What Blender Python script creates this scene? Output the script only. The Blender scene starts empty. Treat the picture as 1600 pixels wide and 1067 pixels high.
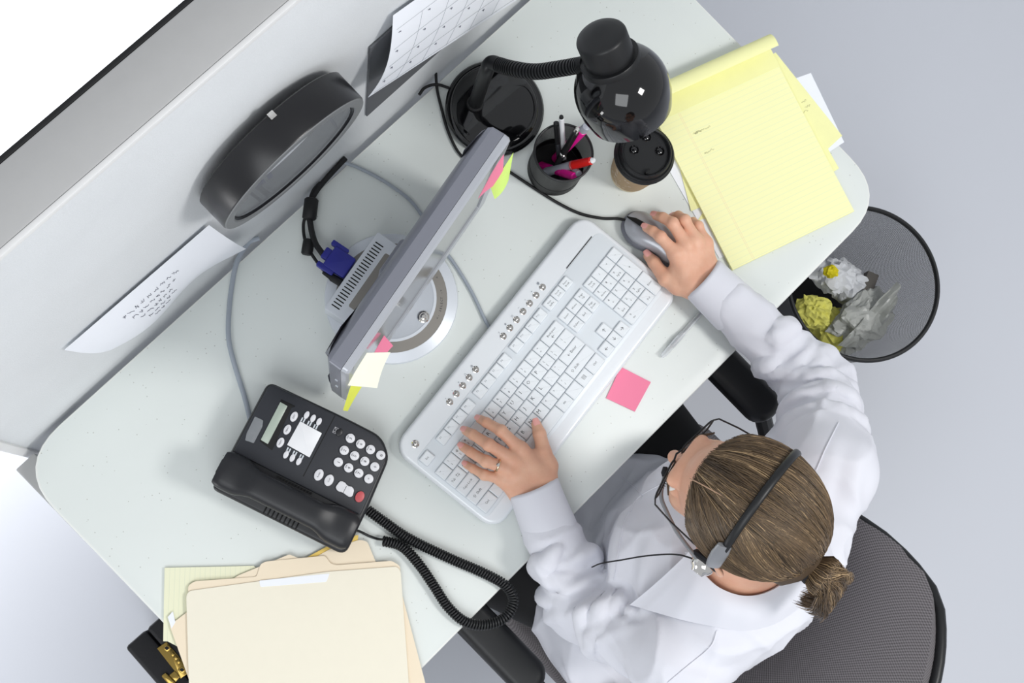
import bpy, bmesh, math, random
import numpy as np
from mathutils import Matrix, Vector
random.seed(7); rng = np.random.default_rng(7)
SC = bpy.context.scene; COL = SC.collection
PI = math.pi
# ---------------------------------------------------------------- camera
DESK = 0.73                       # height of the desk top above the floor
EYE = 1.97                        # camera height above the desk top
FPX = 2100.0; PPX = np.array([800., 533.5])
def nrm(v): v = np.asarray(v, float); return v / np.linalg.norm(v)
_dn = nrm([540. - 800, 838. - 533.5, FPX]); UPc = -_dn
_x = np.array([8760. - 800, -7164. - 533.5, FPX]); Xc = nrm(_x - _dn * (_x @ _dn)); Yc = np.cross(UPc, Xc)
ROT = np.array([Xc, Yc, UPc])     # camera axes (right, down, forward) -> world
CAM = np.array([0, 0, DESK + EYE])
def P(px, py, h=0.0):             # point of the photograph at height h above the desk top
    d = ROT @ np.array([px - PPX[0], py - PPX[1], FPX]); t = (DESK + h - CAM[2]) / d[2]; return CAM + d * t
def PYW(px, py, y0):              # the same on a vertical plane y = y0
    d = ROT @ np.array([px - PPX[0], py - PPX[1], FPX]); t = (y0 - CAM[1]) / d[1]; return CAM + d * t
cam = bpy.data.objects.new('camera', bpy.data.cameras.new('camera')); COL.objects.link(cam); SC.camera = cam
cam.data.sensor_width = 36; cam.data.lens = FPX / 1600 * 36; cam.data.clip_start = .02
r_ = ROT[:, 0]; d_ = ROT[:, 1]; f_ = ROT[:, 2]
cam.matrix_world = Matrix(((r_[0], -d_[0], -f_[0], CAM[0]), (r_[1], -d_[1], -f_[1], CAM[1]), (r_[2], -d_[2], -f_[2], CAM[2]), (0, 0, 0, 1)))
# ---------------------------------------------------------------- light
SC.view_settings.view_transform = 'Standard'; SC.view_settings.look = 'None'
SC.view_settings.exposure = 0.0; SC.view_settings.gamma = 1.0; SC.view_settings.use_curve_mapping = False
SC.cycles.max_bounces = 8; SC.cycles.use_denoising = True
W = bpy.data.worlds.new('studio'); SC.world = W; W.use_nodes = True
W.node_tree.nodes['Background'].inputs[0].default_value = (.93, .96, 1, 1)
W.node_tree.nodes['Background'].inputs[1].default_value = .57
def area(name, loc, tgt, sx, sy, power, col=(1, 1, 1)):
    l = bpy.data.lights.new(name, 'AREA'); l.shape = 'RECTANGLE'; l.size = sx; l.size_y = sy; l.energy = power; l.color = col
    o = bpy.data.objects.new(name, l); COL.objects.link(o); o.location = loc
    o.rotation_euler = (Vector(tgt) - Vector(loc)).to_track_quat('-Z', 'Y').to_euler(); return o
area('key_softbox', (1.15, -1.5, 3.1), (.3, .1, .73), .55, .55, 36, (1, .99, .97))
area('added_fill_light', (-1.3, -1.0, 3.2), (-.2, .1, .5), 1.6, 1.6, 30, (.95, .98, 1))  # unseen area light added to lift the left side and the partition
bd = area('added_backdrop_light', (-.5, 2.0, 2.2), (-.5, 1.9, 0), 2.6, 1.0, 85, (1, 1, 1)); bd.data.spread = math.radians(70)  # unseen light added to wash out the floor behind the partition
lf = area('added_left_floor_light', (-1.7, .1, .66), (-.75, .15, 0), .5, .5, 7, (1, 1, 1))  # added below desk height, brightens the left floor but not the desk top
# ---------------------------------------------------------------- materials
def lin(c): return tuple((x / 255 / 12.92 if x / 255 <= .04045 else ((x / 255 + .055) / 1.055) ** 2.4) for x in c) + (1,)
class NT:
    def __init__(s, name):
        s.m = bpy.data.materials.new(name); s.m.use_nodes = True; s.t = s.m.node_tree; s.b = s.t.nodes['Principled BSDF']
    def n(s, t, **k):
        o = s.t.nodes.new(t)
        for a, b in k.items(): setattr(o, a, b)
        return o
    def l(s, a, b): s.t.links.new(a, b)
    def math(s, op, a, b=None, c=None):
        o = s.n('ShaderNodeMath', operation=op)
        for i, v in enumerate((a, b, c)):
            if v is None: continue
            if isinstance(v, (int, float)): o.inputs[i].default_value = v
            else: s.l(v, o.inputs[i])
        return o.outputs[0]
    def coord(s, kind='Object'): return s.n('ShaderNodeTexCoord').outputs[kind]
    def xyz(s, kind='Object'):
        o = s.n('ShaderNodeSeparateXYZ'); s.l(s.coord(kind), o.inputs[0]); return o.outputs
    def mix(s, fac, a, b):
        o = s.n('ShaderNodeMix', data_type='RGBA')
        if isinstance(fac, (int, float)): o.inputs[0].default_value = fac
        else: s.l(fac, o.inputs[0])
        for i, v in ((6, a), (7, b)):
            if isinstance(v, tuple): o.inputs[i].default_value = v
            else: s.l(v, o.inputs[i])
        return o.outputs[2]
    def noise(s, scale, detail=3, kind='Object', rough=.6):
        o = s.n('ShaderNodeTexNoise'); o.inputs['Scale'].default_value = scale; o.inputs['Detail'].default_value = detail
        o.inputs['Roughness'].default_value = rough; s.l(s.coord(kind), o.inputs['Vector']); return o.outputs[0]
    def bump(s, h, strength=.3, dist=.001):
        o = s.n('ShaderNodeBump'); o.inputs['Strength'].default_value = strength; o.inputs['Distance'].default_value = dist
        s.l(h, o.inputs['Height']); s.l(o.outputs[0], s.b.inputs['Normal'])
def mat(name, rgb, rough=.5, metal=0., var=.06, vs=60, bump=0., bs=300, bd=.0005, coat=0., spec=.5, alpha=1, trans=0., ior=1.45, sss=0.):
    t = NT(name); b = t.b; c = lin(rgb)
    d = tuple(x * (1 - var) for x in c[:3]) + (1,)
    if var > 0: t.l(t.mix(t.noise(vs), d, c), b.inputs['Base Color'])
    else: b.inputs['Base Color'].default_value = c
    b.inputs['Roughness'].default_value = rough; b.inputs['Metallic'].default_value = metal
    b.inputs['Coat Weight'].default_value = coat; b.inputs['Specular IOR Level'].default_value = spec
    b.inputs['Alpha'].default_value = alpha; b.inputs['Transmission Weight'].default_value = trans; b.inputs['IOR'].default_value = ior
    if sss: b.inputs['Subsurface Weight'].default_value = sss; b.inputs['Subsurface Radius'].default_value = (.012, .004, .002)
    if sss: b.inputs['Subsurface Scale'].default_value = .5
    if bump: t.bump(t.noise(bs, 4), bump, bd)
    return t.m
def m_desk():
    t = NT('desk_laminate'); v = t.n('ShaderNodeTexVoronoi'); v.inputs['Scale'].default_value = 95; t.l(t.coord(), v.inputs['Vector'])
    n = t.noise(35, 2)
    spot = t.math('MULTIPLY', t.math('LESS_THAN', v.outputs['Distance'], .085), t.math('GREATER_THAN', n, .47))
    base = t.mix(t.noise(4, 3), lin((218, 223, 220)), lin((223, 228, 225)))
    t.l(t.mix(t.math('MULTIPLY', spot, .55), base, lin((150, 150, 142))), t.b.inputs['Base Color']); t.b.inputs['Roughness'].default_value = .38
    return t.m
def m_fabric():
    t = NT('partition_fabric'); a = t.noise(420, 4, rough=.75); b = t.noise(9, 3)
    c = t.mix(b, lin((226, 229, 232)), lin((236, 239, 242))); t.l(t.mix(t.math('MULTIPLY', a, .30), c, lin((160, 162, 160))), t.b.inputs['Base Color'])
    t.b.inputs['Roughness'].default_value = .95; t.bump(a, .5, .0012); return t.m
def m_chair():
    t = NT('chair_mesh_fabric'); x, y, z = t.xyz('UV')
    sx = t.math('SINE', t.math('MULTIPLY', x, 1500)); sy = t.math('SINE', t.math('MULTIPLY', y, 1500)); p = t.math('MULTIPLY', sx, sy)
    f = t.math('MULTIPLY_ADD', p, .5, .5); t.l(t.mix(f, lin((70, 66, 68)), lin((128, 124, 127))), t.b.inputs['Base Color'])
    t.b.inputs['Roughness'].default_value = .8; t.bump(f, .4, .0008); return t.m
def m_ruled(name, rgb, line, margin=None, pitch=.0087, axis=1, off=0., mpos=.0):
    t = NT(name); o = t.xyz(); a = o[axis] if axis < 2 else t.math('ADD', t.math('MULTIPLY', o[0], .711), t.math('MULTIPLY', o[1], -.703))
    fr = t.math('FRACT', t.math('MULTIPLY', t.math('ADD', a, off + 5), 1 / pitch)); ln = t.math('LESS_THAN', fr, .09)
    c = t.mix(t.math('MULTIPLY', ln, .5), lin(rgb), lin(line))
    if margin:
        d = t.math('ABSOLUTE', t.math('SUBTRACT', o[1 - axis], mpos)); k = t.math('LESS_THAN', t.math('ABSOLUTE', t.math('SUBTRACT', d, .0012)), .0004)
        c = t.mix(t.math('MULTIPLY', k, .5), c, lin(margin))
    t.l(c, t.b.inputs['Base Color']); t.b.inputs['Roughness'].default_value = .75; return t.m
def m_wire(name, rgb, na, nz, thr, kind='cyl'):
    t = NT(name); x, y, z = t.xyz(); an = t.math('MULTIPLY', t.math('ARCTAN2', y, x), na / (2 * PI))
    zz = t.math('MULTIPLY', z, nz); u = t.math('FRACT', t.math('ADD', t.math('ADD', an, zz), 100.)); w = t.math('FRACT', t.math('ADD', t.math('SUBTRACT', an, zz), 100.))
    hole = t.math('MULTIPLY', t.math('GREATER_THAN', u, thr), t.math('GREATER_THAN', w, thr))
    t.b.inputs['Base Color'].default_value = lin(rgb); t.b.inputs['Roughness'].default_value = .45; t.b.inputs['Metallic'].default_value = .3
    t.l(t.math('SUBTRACT', 1., hole), t.b.inputs['Alpha']); return t.m
def m_skin():
    t = NT('skin'); n1 = t.noise(38, 4); n2 = t.noise(160, 3)
    c = t.mix(n1, lin((236, 196, 168)), lin((222, 160, 132))); c = t.mix(t.math('MULTIPLY', n2, .3), c, lin((208, 142, 114)))
    t.l(c, t.b.inputs['Base Color']); t.b.inputs['Roughness'].default_value = .5; t.b.inputs['Subsurface Weight'].default_value = .12
    t.b.inputs['Subsurface Radius'].default_value = (.01, .004, .002); t.b.inputs['Subsurface Scale'].default_value = .4
    t.bump(t.noise(500, 4), .25, .0006); return t.m
def m_hair():
    t = NT('hair_strands'); a = t.n('ShaderNodeAttribute', attribute_name='tone'); r = t.n('ShaderNodeValToRGB'); t.l(a.outputs['Fac'], r.inputs[0])
    e = r.color_ramp.elements; e[0].position = 0; e[0].color = lin((52, 42, 33)); e[1].position = 1; e[1].color = lin((188, 160, 122))
    for p, c in ((.35, (88, 72, 55)), (.75, (124, 102, 76))): q = e.new(p); q.color = lin(c)
    t.l(r.outputs[0], t.b.inputs['Base Color']); t.b.inputs['Roughness'].default_value = .42; return t.m
def m_glasspane():
    t = NT('clear_pane'); t.b.inputs['Base Color'].default_value = (.9, .95, 1, 1); t.b.inputs['Roughness'].default_value = .03
    t.b.inputs['Alpha'].default_value = .16; return t.m
def m_weave(name, a, b, sc):
    t = NT(name); x, y, z = t.xyz(); s = t.math('SINE', t.math('MULTIPLY', z, sc)); f = t.math('MULTIPLY_ADD', s, .5, .5)
    t.l(t.mix(f, lin(a), lin(b)), t.b.inputs['Base Color']); t.b.inputs['Roughness'].default_value = .4; t.bump(f, .5, .001); return t.m
M = dict(
    floor=mat('studio_floor', (208, 211, 219), .55, var=.02, vs=2), desk=m_desk(), fabric=m_fabric(), chairfab=m_chair(),
    deskedge=mat('desk_edge_band', (232, 234, 230), .4), capgrey=mat('partition_cap_grey', (178, 178, 178), .6, bump=.2), trimwhite=mat('trim_white_paint', (226, 226, 226), .35),
    black=mat('black_plastic', (24, 25, 27), .42, bump=.15, bs=900, bd=.0002), blackgloss=mat('black_gloss_enamel', (9, 9, 11), .07, coat=.5, var=.02), blackmatte=mat('black_matte_plastic', (22, 22, 24), .6),
    charcoal=mat('phone_charcoal_plastic', (44, 46, 52), .5, bump=.25, bs=1400, bd=.0002), charcoal2=mat('phone_dark_plastic', (27, 28, 32), .38, bump=.12, bs=1200, bd=.0002), groove=mat('dark_groove', (8, 8, 9), .7),
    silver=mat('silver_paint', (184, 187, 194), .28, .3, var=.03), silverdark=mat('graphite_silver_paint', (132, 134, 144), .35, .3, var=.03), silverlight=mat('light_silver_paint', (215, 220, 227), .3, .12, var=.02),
    taupe=mat('taupe_ring_paint', (140, 136, 130), .4, .1), chrome=mat('chrome', (225, 222, 218), .08, 1., var=.02), kbody=mat('keyboard_pearl_white', (232, 236, 240), .22, .05, var=.02), kbed=mat('keyboard_bed_pale_blue', (224, 230, 235), .35, var=.02),
    key=mat('key_white', (233, 238, 242), .38, var=.02), ink=mat('key_legend_ink', (48, 50, 56), .6), inkpale=mat('pale_legend_ink', (140, 146, 154), .6), groovegrey=mat('key_gap_grey', (204, 210, 216), .6),
    blue=mat('blue_connector_plastic', (40, 44, 140), .4), greycord=mat('grey_cord', (158, 166, 176), .45), lcd=mat('lcd_green_grey', (168, 180, 168), .25), white=mat('white_plastic', (232, 233, 236), .35), btn=mat('button_pale_grey', (222, 222, 226), .4),
    red=mat('red_button', (192, 84, 88), .4), paper=mat('white_paper', (240, 243, 250), .8, var=.02), manila=mat('manila_card', (240, 225, 200), .75, var=.03, bump=.1), manila2=mat('manila_card_pale', (238, 232, 214), .7, var=.03, bump=.1),
    orange=mat('golden_sheet', (240, 206, 110), .7), pink=mat('pink_note_paper', (246, 136, 168), .75, var=.03, vs=20), lime=mat('lime_note_paper', (214, 246, 130), .75), yellownote=mat('yellow_note_paper', (234, 240, 90), .75), cream=mat('cream_note_paper', (246, 244, 226), .75),
    pad=m_ruled('yellow_legal_paper', (248, 247, 190), (228, 236, 196), (240, 214, 176), mpos=-.072), padback=mat('yellow_paper_plain', (247, 246, 182), .75), paleruled=m_ruled('pale_yellow_ruled_paper', (234, 234, 204), (206, 212, 190), None, .007, 2),
    pencilink=mat('pencil_marks', (150, 148, 120), .8), penink=mat('pen_marks', (70, 74, 92), .8), kraft=mat('kraft_card', (186, 160, 126), .8, var=.12, vs=70), kraftink=mat('kraft_print_pale', (214, 198, 178), .8), cupwhite=mat('cup_cream', (222, 208, 180), .6),
    magenta=mat('magenta_plastic', (246, 30, 160), .3), redpen=mat('red_cap_plastic', (214, 34, 30), .25), greypen=mat('grey_barrel_plastic', (168, 172, 182), .3), gold=mat('brass', (168, 142, 78), .25, 1.), ringgold=mat('ring_gold', (226, 196, 160), .15, 1.), leather=mat('black_leatherette', (22, 22, 26), .55, bump=.5, bs=260, bd=.0008),
    skin=m_skin(), nail=mat('fingernail', (244, 178, 170), .28), lip=mat('lip', (200, 120, 112), .45), eyew=mat('eye_white', (236, 234, 230), .2), iris=mat('eye_iris', (70, 84, 92), .2), shirt=mat('white_cotton', (222, 223, 231), .85, var=.015, bump=.25, bs=1500, bd=.0003, spec=.2), seam=mat('white_thread', (214, 214, 226), .85),
    trousers=mat('black_trouser_cloth', (20, 20, 22), .85, bump=.3, bs=900), hair=m_hair(), scalp=mat('hair_base', (84, 68, 52), .6, var=.3, vs=90), parting=mat('scalp_line', (186, 152, 126), .6), dark=mat('black_elastic', (20, 20, 26), .7),
    pane=m_glasspane(), clear=mat('clear_plastic', (236, 240, 244), .06, alpha=.38, var=0), tape=mat('clear_tape', (200, 205, 210), .12, alpha=.22, var=0, bump=.8, bs=220, bd=.002), rubber=mat('screen_black', (18, 20, 24), .12), screen=mat('screen_panel', (96, 98, 98), .12),
    binwire=m_wire('bin_black_wire_mesh', (42, 42, 45), 260, 300, .42), cupwire=m_wire('cup_black_wire_mesh', (24, 24, 26), 130, 560, .62), bag=mat('grey_plastic_bag', (186, 188, 184), .35, var=.1), crumpw=mat('crumpled_white_paper', (222, 224, 228), .85), crumpy=mat('crumpled_yellow_paper', (222, 218, 110), .85), bright=mat('bright_yellow_scrap', (232, 216, 30), .6),
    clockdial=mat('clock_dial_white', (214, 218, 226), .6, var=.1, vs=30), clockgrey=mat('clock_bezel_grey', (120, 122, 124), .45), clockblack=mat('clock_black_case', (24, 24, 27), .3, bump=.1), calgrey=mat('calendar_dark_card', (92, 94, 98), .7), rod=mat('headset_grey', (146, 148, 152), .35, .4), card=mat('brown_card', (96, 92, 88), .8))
# ---------------------------------------------------------------- mesh builder
_txt = {}
def text_geo(s, size=1.):
    if s not in _txt:
        cu = bpy.data.curves.new('t', 'FONT'); cu.body = s; cu.size = 1; cu.align_x = 'CENTER'; cu.align_y = 'CENTER'; cu.resolution_u = 1
        o = bpy.data.objects.new('t', cu); COL.objects.link(o); me = bpy.data.meshes.new_from_object(o)
        _txt[s] = ([tuple(v.co) for v in me.vertices], [tuple(p.vertices) for p in me.polygons])
        bpy.data.objects.remove(o); bpy.data.curves.remove(cu); bpy.data.meshes.remove(me)
    v, f = _txt[s]; return [(a * size, b * size, c) for a, b, c in v], f
def rrect(x0, y0, x1, y1, r, n=4):
    r = min(r, (x1 - x0) / 2 - 1e-5, (y1 - y0) / 2 - 1e-5); o = []
    for cx, cy, a in ((x1 - r, y1 - r, 0), (x0 + r, y1 - r, 90), (x0 + r, y0 + r, 180), (x1 - r, y0 + r, 270)):
        for i in range(n + 1): t = math.radians(a + 90 * i / n); o.append((cx + r * math.cos(t), cy + r * math.sin(t)))
    return o
def ell(cx, cy, rx, ry, n=24): return [(cx + rx * math.cos(2 * PI * i / n), cy + ry * math.sin(2 * PI * i / n)) for i in range(n)]
def rounded(pts, r, n=4):         # round the corners of a counter-clockwise polygon
    o = []; k = len(pts)
    for i in range(k):
        p = np.array(pts[i][:2], float); a = np.array(pts[i - 1][:2], float); b = np.array(pts[(i + 1) % k][:2], float)
        rr = r[i] if isinstance(r, (list, tuple)) else r; u = nrm(a - p); w = nrm(b - p); rr = min(rr, np.linalg.norm(a - p) * .48, np.linalg.norm(b - p) * .48)
        if rr < 1e-6: o.append(tuple(p)); continue
        for j in range(n + 1):
            t = j / n; o.append(tuple((1 - t) ** 2 * (p + u * rr) + 2 * t * (1 - t) * p + t * t * (p + w * rr)))
    return o
def inset(out, d):
    n = len(out); o = []
    for i in range(n):
        a, p, b = (np.array(out[j % n]) for j in (i - 1, i, i + 1)); e1 = p - a; e2 = b - p
        n1 = np.array([-e1[1], e1[0]]); n2 = np.array([-e2[1], e2[0]]); l1 = np.linalg.norm(n1); l2 = np.linalg.norm(n2)
        n1 = n1 / l1 if l1 > 1e-9 else n1 * 0; n2 = n2 / l2 if l2 > 1e-9 else n2 * 0; m = n1 + n2; L = np.linalg.norm(m)
        if L < 1e-6: o.append(tuple(p)); continue
        m /= L; o.append(tuple(p + m * d / max(.5, float(m @ (n1 if l1 > 1e-9 else n2)))))
    return o
class MB:
    def __init__(s): s.v = []; s.f = []; s.mi = []; s.T = None; s.uv = None
    def add(s, vs, fs, mi=0):
        b = len(s.v)
        if s.T is not None: vs = [tuple(s.T @ Vector(v)) for v in vs]
        s.v += [tuple(float(c) for c in v) for v in vs]; s.f += [tuple(i + b for i in f) for f in fs]; s.mi += [mi] * len(fs); return s
    def loft(s, rings, cap0=True, cap1=True, mi=0, close=True, capmi=None):
        n = len(rings[0]); vs = [p for r in rings for p in r]; fs = []
        for k in range(len(rings) - 1):
            for i in range(n if close else n - 1):
                j = (i + 1) % n; fs.append((k * n + i, k * n + j, (k + 1) * n + j, (k + 1) * n + i))
        s.add(vs, fs, mi)
        b = len(s.v) - len(vs)
        if cap0: s.f.append(tuple(b + i for i in reversed(range(n)))); s.mi.append(mi)
        if cap1: s.f.append(tuple(b + (len(rings) - 1) * n + i for i in range(n))); s.mi.append(mi if capmi is None else capmi)
        return s
    def slab(s, out, z0, z1, bev=.001, mi=0, steps=2, botbev=None, capmi=None, taper=0.):
        bb = bev if botbev is None else botbev; R = []
        if bb > 0: R.append([(x, y, z0) for x, y in inset(out, bb)]); R.append([(x, y, z0 + bb) for x, y in out])
        else: R.append([(x, y, z0) for x, y in out])
        if bev > 0:
            for i in range(steps + 1):
                t = PI / 2 * i / steps; R.append([(x, y, z1 - bev + bev * math.sin(t)) for x, y in inset(out, bev * (1 - math.cos(t)) + taper)])
        else: R.append([(x, y, z1) for x, y in inset(out, taper)])
        return s.loft(R, mi=mi, capmi=capmi)
    def box(s, x0, y0, z0, x1, y1, z1, mi=0, bev=0.):
        if bev: return s.slab(rrect(x0, y0, x1, y1, bev, 2), z0, z1, bev, mi)
        return s.slab([(x1, y1), (x0, y1), (x0, y0), (x1, y0)], z0, z1, 0, mi, botbev=0)
    def tube(s, pts, r, n=8, mi=0, cap=True, sq=None):
        pts = [np.array(p, float) for p in pts]; R = []; up = None
        for i, p in enumerate(pts):
            t = nrm(pts[min(i + 1, len(pts) - 1)] - pts[max(i - 1, 0)] + 1e-12)
            if up is None: up = np.array([0, 0, 1.]) if abs(t[2]) < .9 else np.array([1., 0, 0])
            a = nrm(np.cross(up, t)); b = np.cross(t, a); up = b; rr = r[i] if hasattr(r, '__len__') else r
            ra, rb = (rr, rr) if sq is None else (rr * sq[0], rr * sq[1])
            R.append([tuple(p + ra * math.cos(2 * PI * k / n) * a + rb * math.sin(2 * PI * k / n) * b) for k in range(n)])
        return s.loft(R, cap, cap, mi)
    def lathe(s, prof, n=32, mi=0, c=(0, 0, 0), cap0=True, cap1=True):
        return s.loft([[(c[0] + r * math.cos(2 * PI * k / n), c[1] + r * math.sin(2 * PI * k / n), c[2] + z) for k in range(n)] for r, z in prof], cap0, cap1, mi)
    def grid(s, fn, nu, nv, mi=0):
        s.add([fn(i / nu, j / nv) for i in range(nu + 1) for j in range(nv + 1)], [(i * (nv + 1) + j, (i + 1) * (nv + 1) + j, (i + 1) * (nv + 1) + j + 1, i * (nv + 1) + j + 1) for i in range(nu) for j in range(nv)], mi)
        s.uv = (nu, nv); return s
    def sheet(s, fn, nu, nv, th=.0004, mi=0):   # a thin closed sheet: fn(u, v) gives its upper side
        a = [[np.array(fn(i / nu, j / nv), float) for j in range(nv + 1)] for i in range(nu + 1)]; N = nv + 1; top = []; bot = []
        for i in range(nu + 1):
            for j in range(nv + 1):
                du = a[min(i + 1, nu)][j] - a[max(i - 1, 0)][j]; dv = a[i][min(j + 1, nv)] - a[i][max(j - 1, 0)]; c = nrm(np.cross(du, dv) + 1e-12); top.append(a[i][j]); bot.append(a[i][j] - c * th)
        K = len(top); fs = []
        for i in range(nu):
            for j in range(nv): q = (i * N + j, (i + 1) * N + j, (i + 1) * N + j + 1, i * N + j + 1); fs += [q, tuple(K + x for x in reversed(q))]
        bd = [i * N for i in range(nu + 1)] + [nu * N + j for j in range(1, N)] + [i * N + nv for i in range(nu - 1, -1, -1)] + [j for j in range(nv - 1, 0, -1)]
        for k in range(len(bd)): x, y = bd[k], bd[(k + 1) % len(bd)]; fs.append((y, x, K + x, K + y))
        return s.add(top + bot, fs, mi)
    def text(s, t, x, y, z, size, rot=0., mi=1):
        v, f = text_geo(t, size); c, d = math.cos(rot), math.sin(rot)
        return s.add([(x + a * c - b * d, y + a * d + b * c, z) for a, b, _ in v], f, mi)
    def build(s, name, mats, parent=None, loc=None, rz=0., smooth=35, uvf=None):
        me = bpy.data.meshes.new(name); me.from_pydata(s.v, [], s.f)
        for m in (mats if isinstance(mats, (list, tuple)) else [mats]): me.materials.append(M[m] if isinstance(m, str) else m)
        me.polygons.foreach_set('material_index', s.mi)
        if smooth: me.shade_smooth(); me.set_sharp_from_angle(angle=math.radians(smooth))
        if uvf is not None:
            l = me.uv_layers.new(name='UVMap'); co = [uvf(v.co) for v in me.vertices]
            for lp in me.loops: l.data[lp.index].uv = co[lp.vertex_index]
        me.update(); o = bpy.data.objects.new(name, me); COL.objects.link(o)
        if parent is not None: o.parent = parent
        if loc is not None: o.location = tuple(float(c) for c in loc)
        o.rotation_euler = (0, 0, rz); return o
def tag(o, label, cat, group=None, kind=None):
    o['label'] = label; o['category'] = cat
    if group: o['group'] = group
    if kind: o['kind'] = kind
    return o
def thing(name, label, cat, loc=(0, 0, 0), rz=0., group=None):
    o = bpy.data.objects.new(name, None); COL.objects.link(o); o.location = tuple(float(c) for c in loc); o.rotation_euler = (0, 0, rz); o.empty_display_size = .05
    return tag(o, label, cat, group)
class Frame:                      # local coordinates of a thing standing at o, turned by rz
    def __init__(s, o, rz): s.o = np.array(o, float); s.a = rz
    def l(s, p):
        d = np.array(p) - s.o; c, n = math.cos(s.a), math.sin(s.a); return np.array([d[0] * c + d[1] * n, -d[0] * n + d[1] * c, d[2]])
    def px(s, x, y, h): return s.l(P(x, y, h))
def spline(pts, n=8):
    p = [np.array(q, float) for q in pts]; p = [2 * p[0] - p[1]] + p + [2 * p[-1] - p[-2]]; o = []
    for i in range(1, len(p) - 2):
        for k in range(n):
            t = k / n; a, b, c, d = p[i - 1:i + 3]; o.append(.5 * ((2 * b) + (c - a) * t + (2 * a - 5 * b + 4 * c - d) * t * t + (-a + 3 * b - 3 * c + d) * t ** 3))
    o.append(p[-2]); return o
# ---------------------------------------------------------------- signed-distance modelling for organic shapes
def smin(a, b, k): h = np.clip(.5 + .5 * (b - a) / k, 0, 1); return b * (1 - h) + a * h - k * h * (1 - h)
class SDF:
    def __init__(s, lo, hi, res):
        s.lo = np.array(lo, float); s.res = res; n = [int(math.ceil((hi[i] - lo[i]) / res)) + 1 for i in range(3)]
        ax = [s.lo[i] + res * np.arange(n[i]) for i in range(3)]; s.ax = ax; s.F = np.full(n, 1., np.float32)
    def blk(s, lo, hi):
        sl = []
        for i in range(3):
            a = int(max(0, math.floor((lo[i] - s.lo[i]) / s.res))); b = int(min(s.F.shape[i], math.ceil((hi[i] - s.lo[i]) / s.res) + 1)); sl.append(slice(a, max(a, b)))
        X, Y, Z = np.meshgrid(*[s.ax[i][sl[i]] for i in range(3)], indexing='ij'); return tuple(sl), np.stack([X, Y, Z], -1).astype(np.float32)
    def apply(s, sl, d, k, sub=False):
        if d.size == 0: return
        s.F[sl] = -smin(-s.F[sl], d, k) if sub else smin(s.F[sl], d, k)
    def cone(s, a, b, ra, rb, k=.01, sub=False):
        a = np.array(a, float); b = np.array(b, float); m = max(ra, rb) + k * 2.5 + .02
        sl, p = s.blk(np.minimum(a, b) - m, np.maximum(a, b) + m); ab = b - a; t = np.clip(((p - a) @ ab) / max(ab @ ab, 1e-9), 0, 1)
        d = np.linalg.norm(p - (a + t[..., None] * ab), axis=-1) - (ra + (rb - ra) * t); s.apply(sl, d, k, sub); return s
    def ellip(s, c, r, k=.01, R=None, sub=False):
        c = np.array(c, float); r = np.array(r, float); m = r.max() + k * 2.5 + .02; sl, p = s.blk(c - m, c + m); q = p - c
        if R is not None: q = q @ np.array(R)
        k0 = np.linalg.norm(q / r, axis=-1); k1 = np.linalg.norm(q / (r * r), axis=-1); s.apply(sl, k0 * (k0 - 1) / np.maximum(k1, 1e-6), k, sub); return s
    def cut(s, c, n):             # keep the side where (p - c).n < 0
        sl, p = s.blk(s.lo, s.lo + s.res * np.array(s.F.shape)); s.F = np.maximum(s.F, ((p - np.array(c)) @ nrm(n)).astype(np.float32)); return s
    def mesh(s):
        F = s.F; F[0] = F[-1] = 1; F[:, 0] = F[:, -1] = 1; F[:, :, 0] = F[:, :, -1] = 1
        n = np.array(F.shape) - 1; acc = np.zeros(tuple(n) + (3,), np.float32); cnt = np.zeros(tuple(n), np.float32)
        off = [(i, j, k) for i in (0, 1) for j in (0, 1) for k in (0, 1)]
        def sub(o): return F[o[0]:o[0] + n[0], o[1]:o[1] + n[1], o[2]:o[2] + n[2]]
        for o in off:
            for ax in range(3):
                if o[ax]: continue
                q = list(o); q[ax] = 1; A = sub(o); B = sub(q); c = (A < 0) != (B < 0)
                t = np.where(c, A / np.where(c, A - B, 1), 0); 
                for e in range(3): acc[..., e] += np.where(c, (t if e == ax else o[e]), 0)
                cnt += c
        act = cnt > 0; idx = np.full(tuple(n), -1, np.int64); ids = np.argwhere(act); idx[act] = np.arange(len(ids))
        V = s.lo + s.res * (ids + acc[act] / cnt[act][:, None]); Q = []
        for ax in range(3):
            u, w = (ax + 1) % 3, (ax + 2) % 3; A = np.moveaxis(F, (ax, u, w), (0, 1, 2)); I = np.moveaxis(idx, (ax, u, w), (0, 1, 2))
            a = A[:-1, 1:-1, 1:-1] < 0; b = A[1:, 1:-1, 1:-1] < 0
            q = [I[:, :-1, :-1], I[:, 1:, :-1], I[:, 1:, 1:], I[:, :-1, 1:]]
            for c, o in ((a & ~b, (0, 1, 2, 3)), (~a & b, (3, 2, 1, 0))): Q.append(np.stack([q[k][c] for k in o], -1))
        return V, np.concatenate(Q)
def obj_np(name, parts, mats, parent=None, smooth=True):
    V = np.concatenate([p[0] for p in parts]); fs = []; b = 0; mi = []
    for p in parts: fs += (p[1] + b).tolist(); b += len(p[0]); mi += [p[2] if len(p) > 2 else 0] * len(p[1])
    me = bpy.data.meshes.new(name); me.from_pydata(V.tolist(), [], fs)
    for m in mats: me.materials.append(M[m])
    me.polygons.foreach_set('material_index', mi)
    if smooth: me.shade_smooth()
    o = bpy.data.objects.new(name, me); COL.objects.link(o)
    if parent is not None: o.parent = parent
    return o
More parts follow.
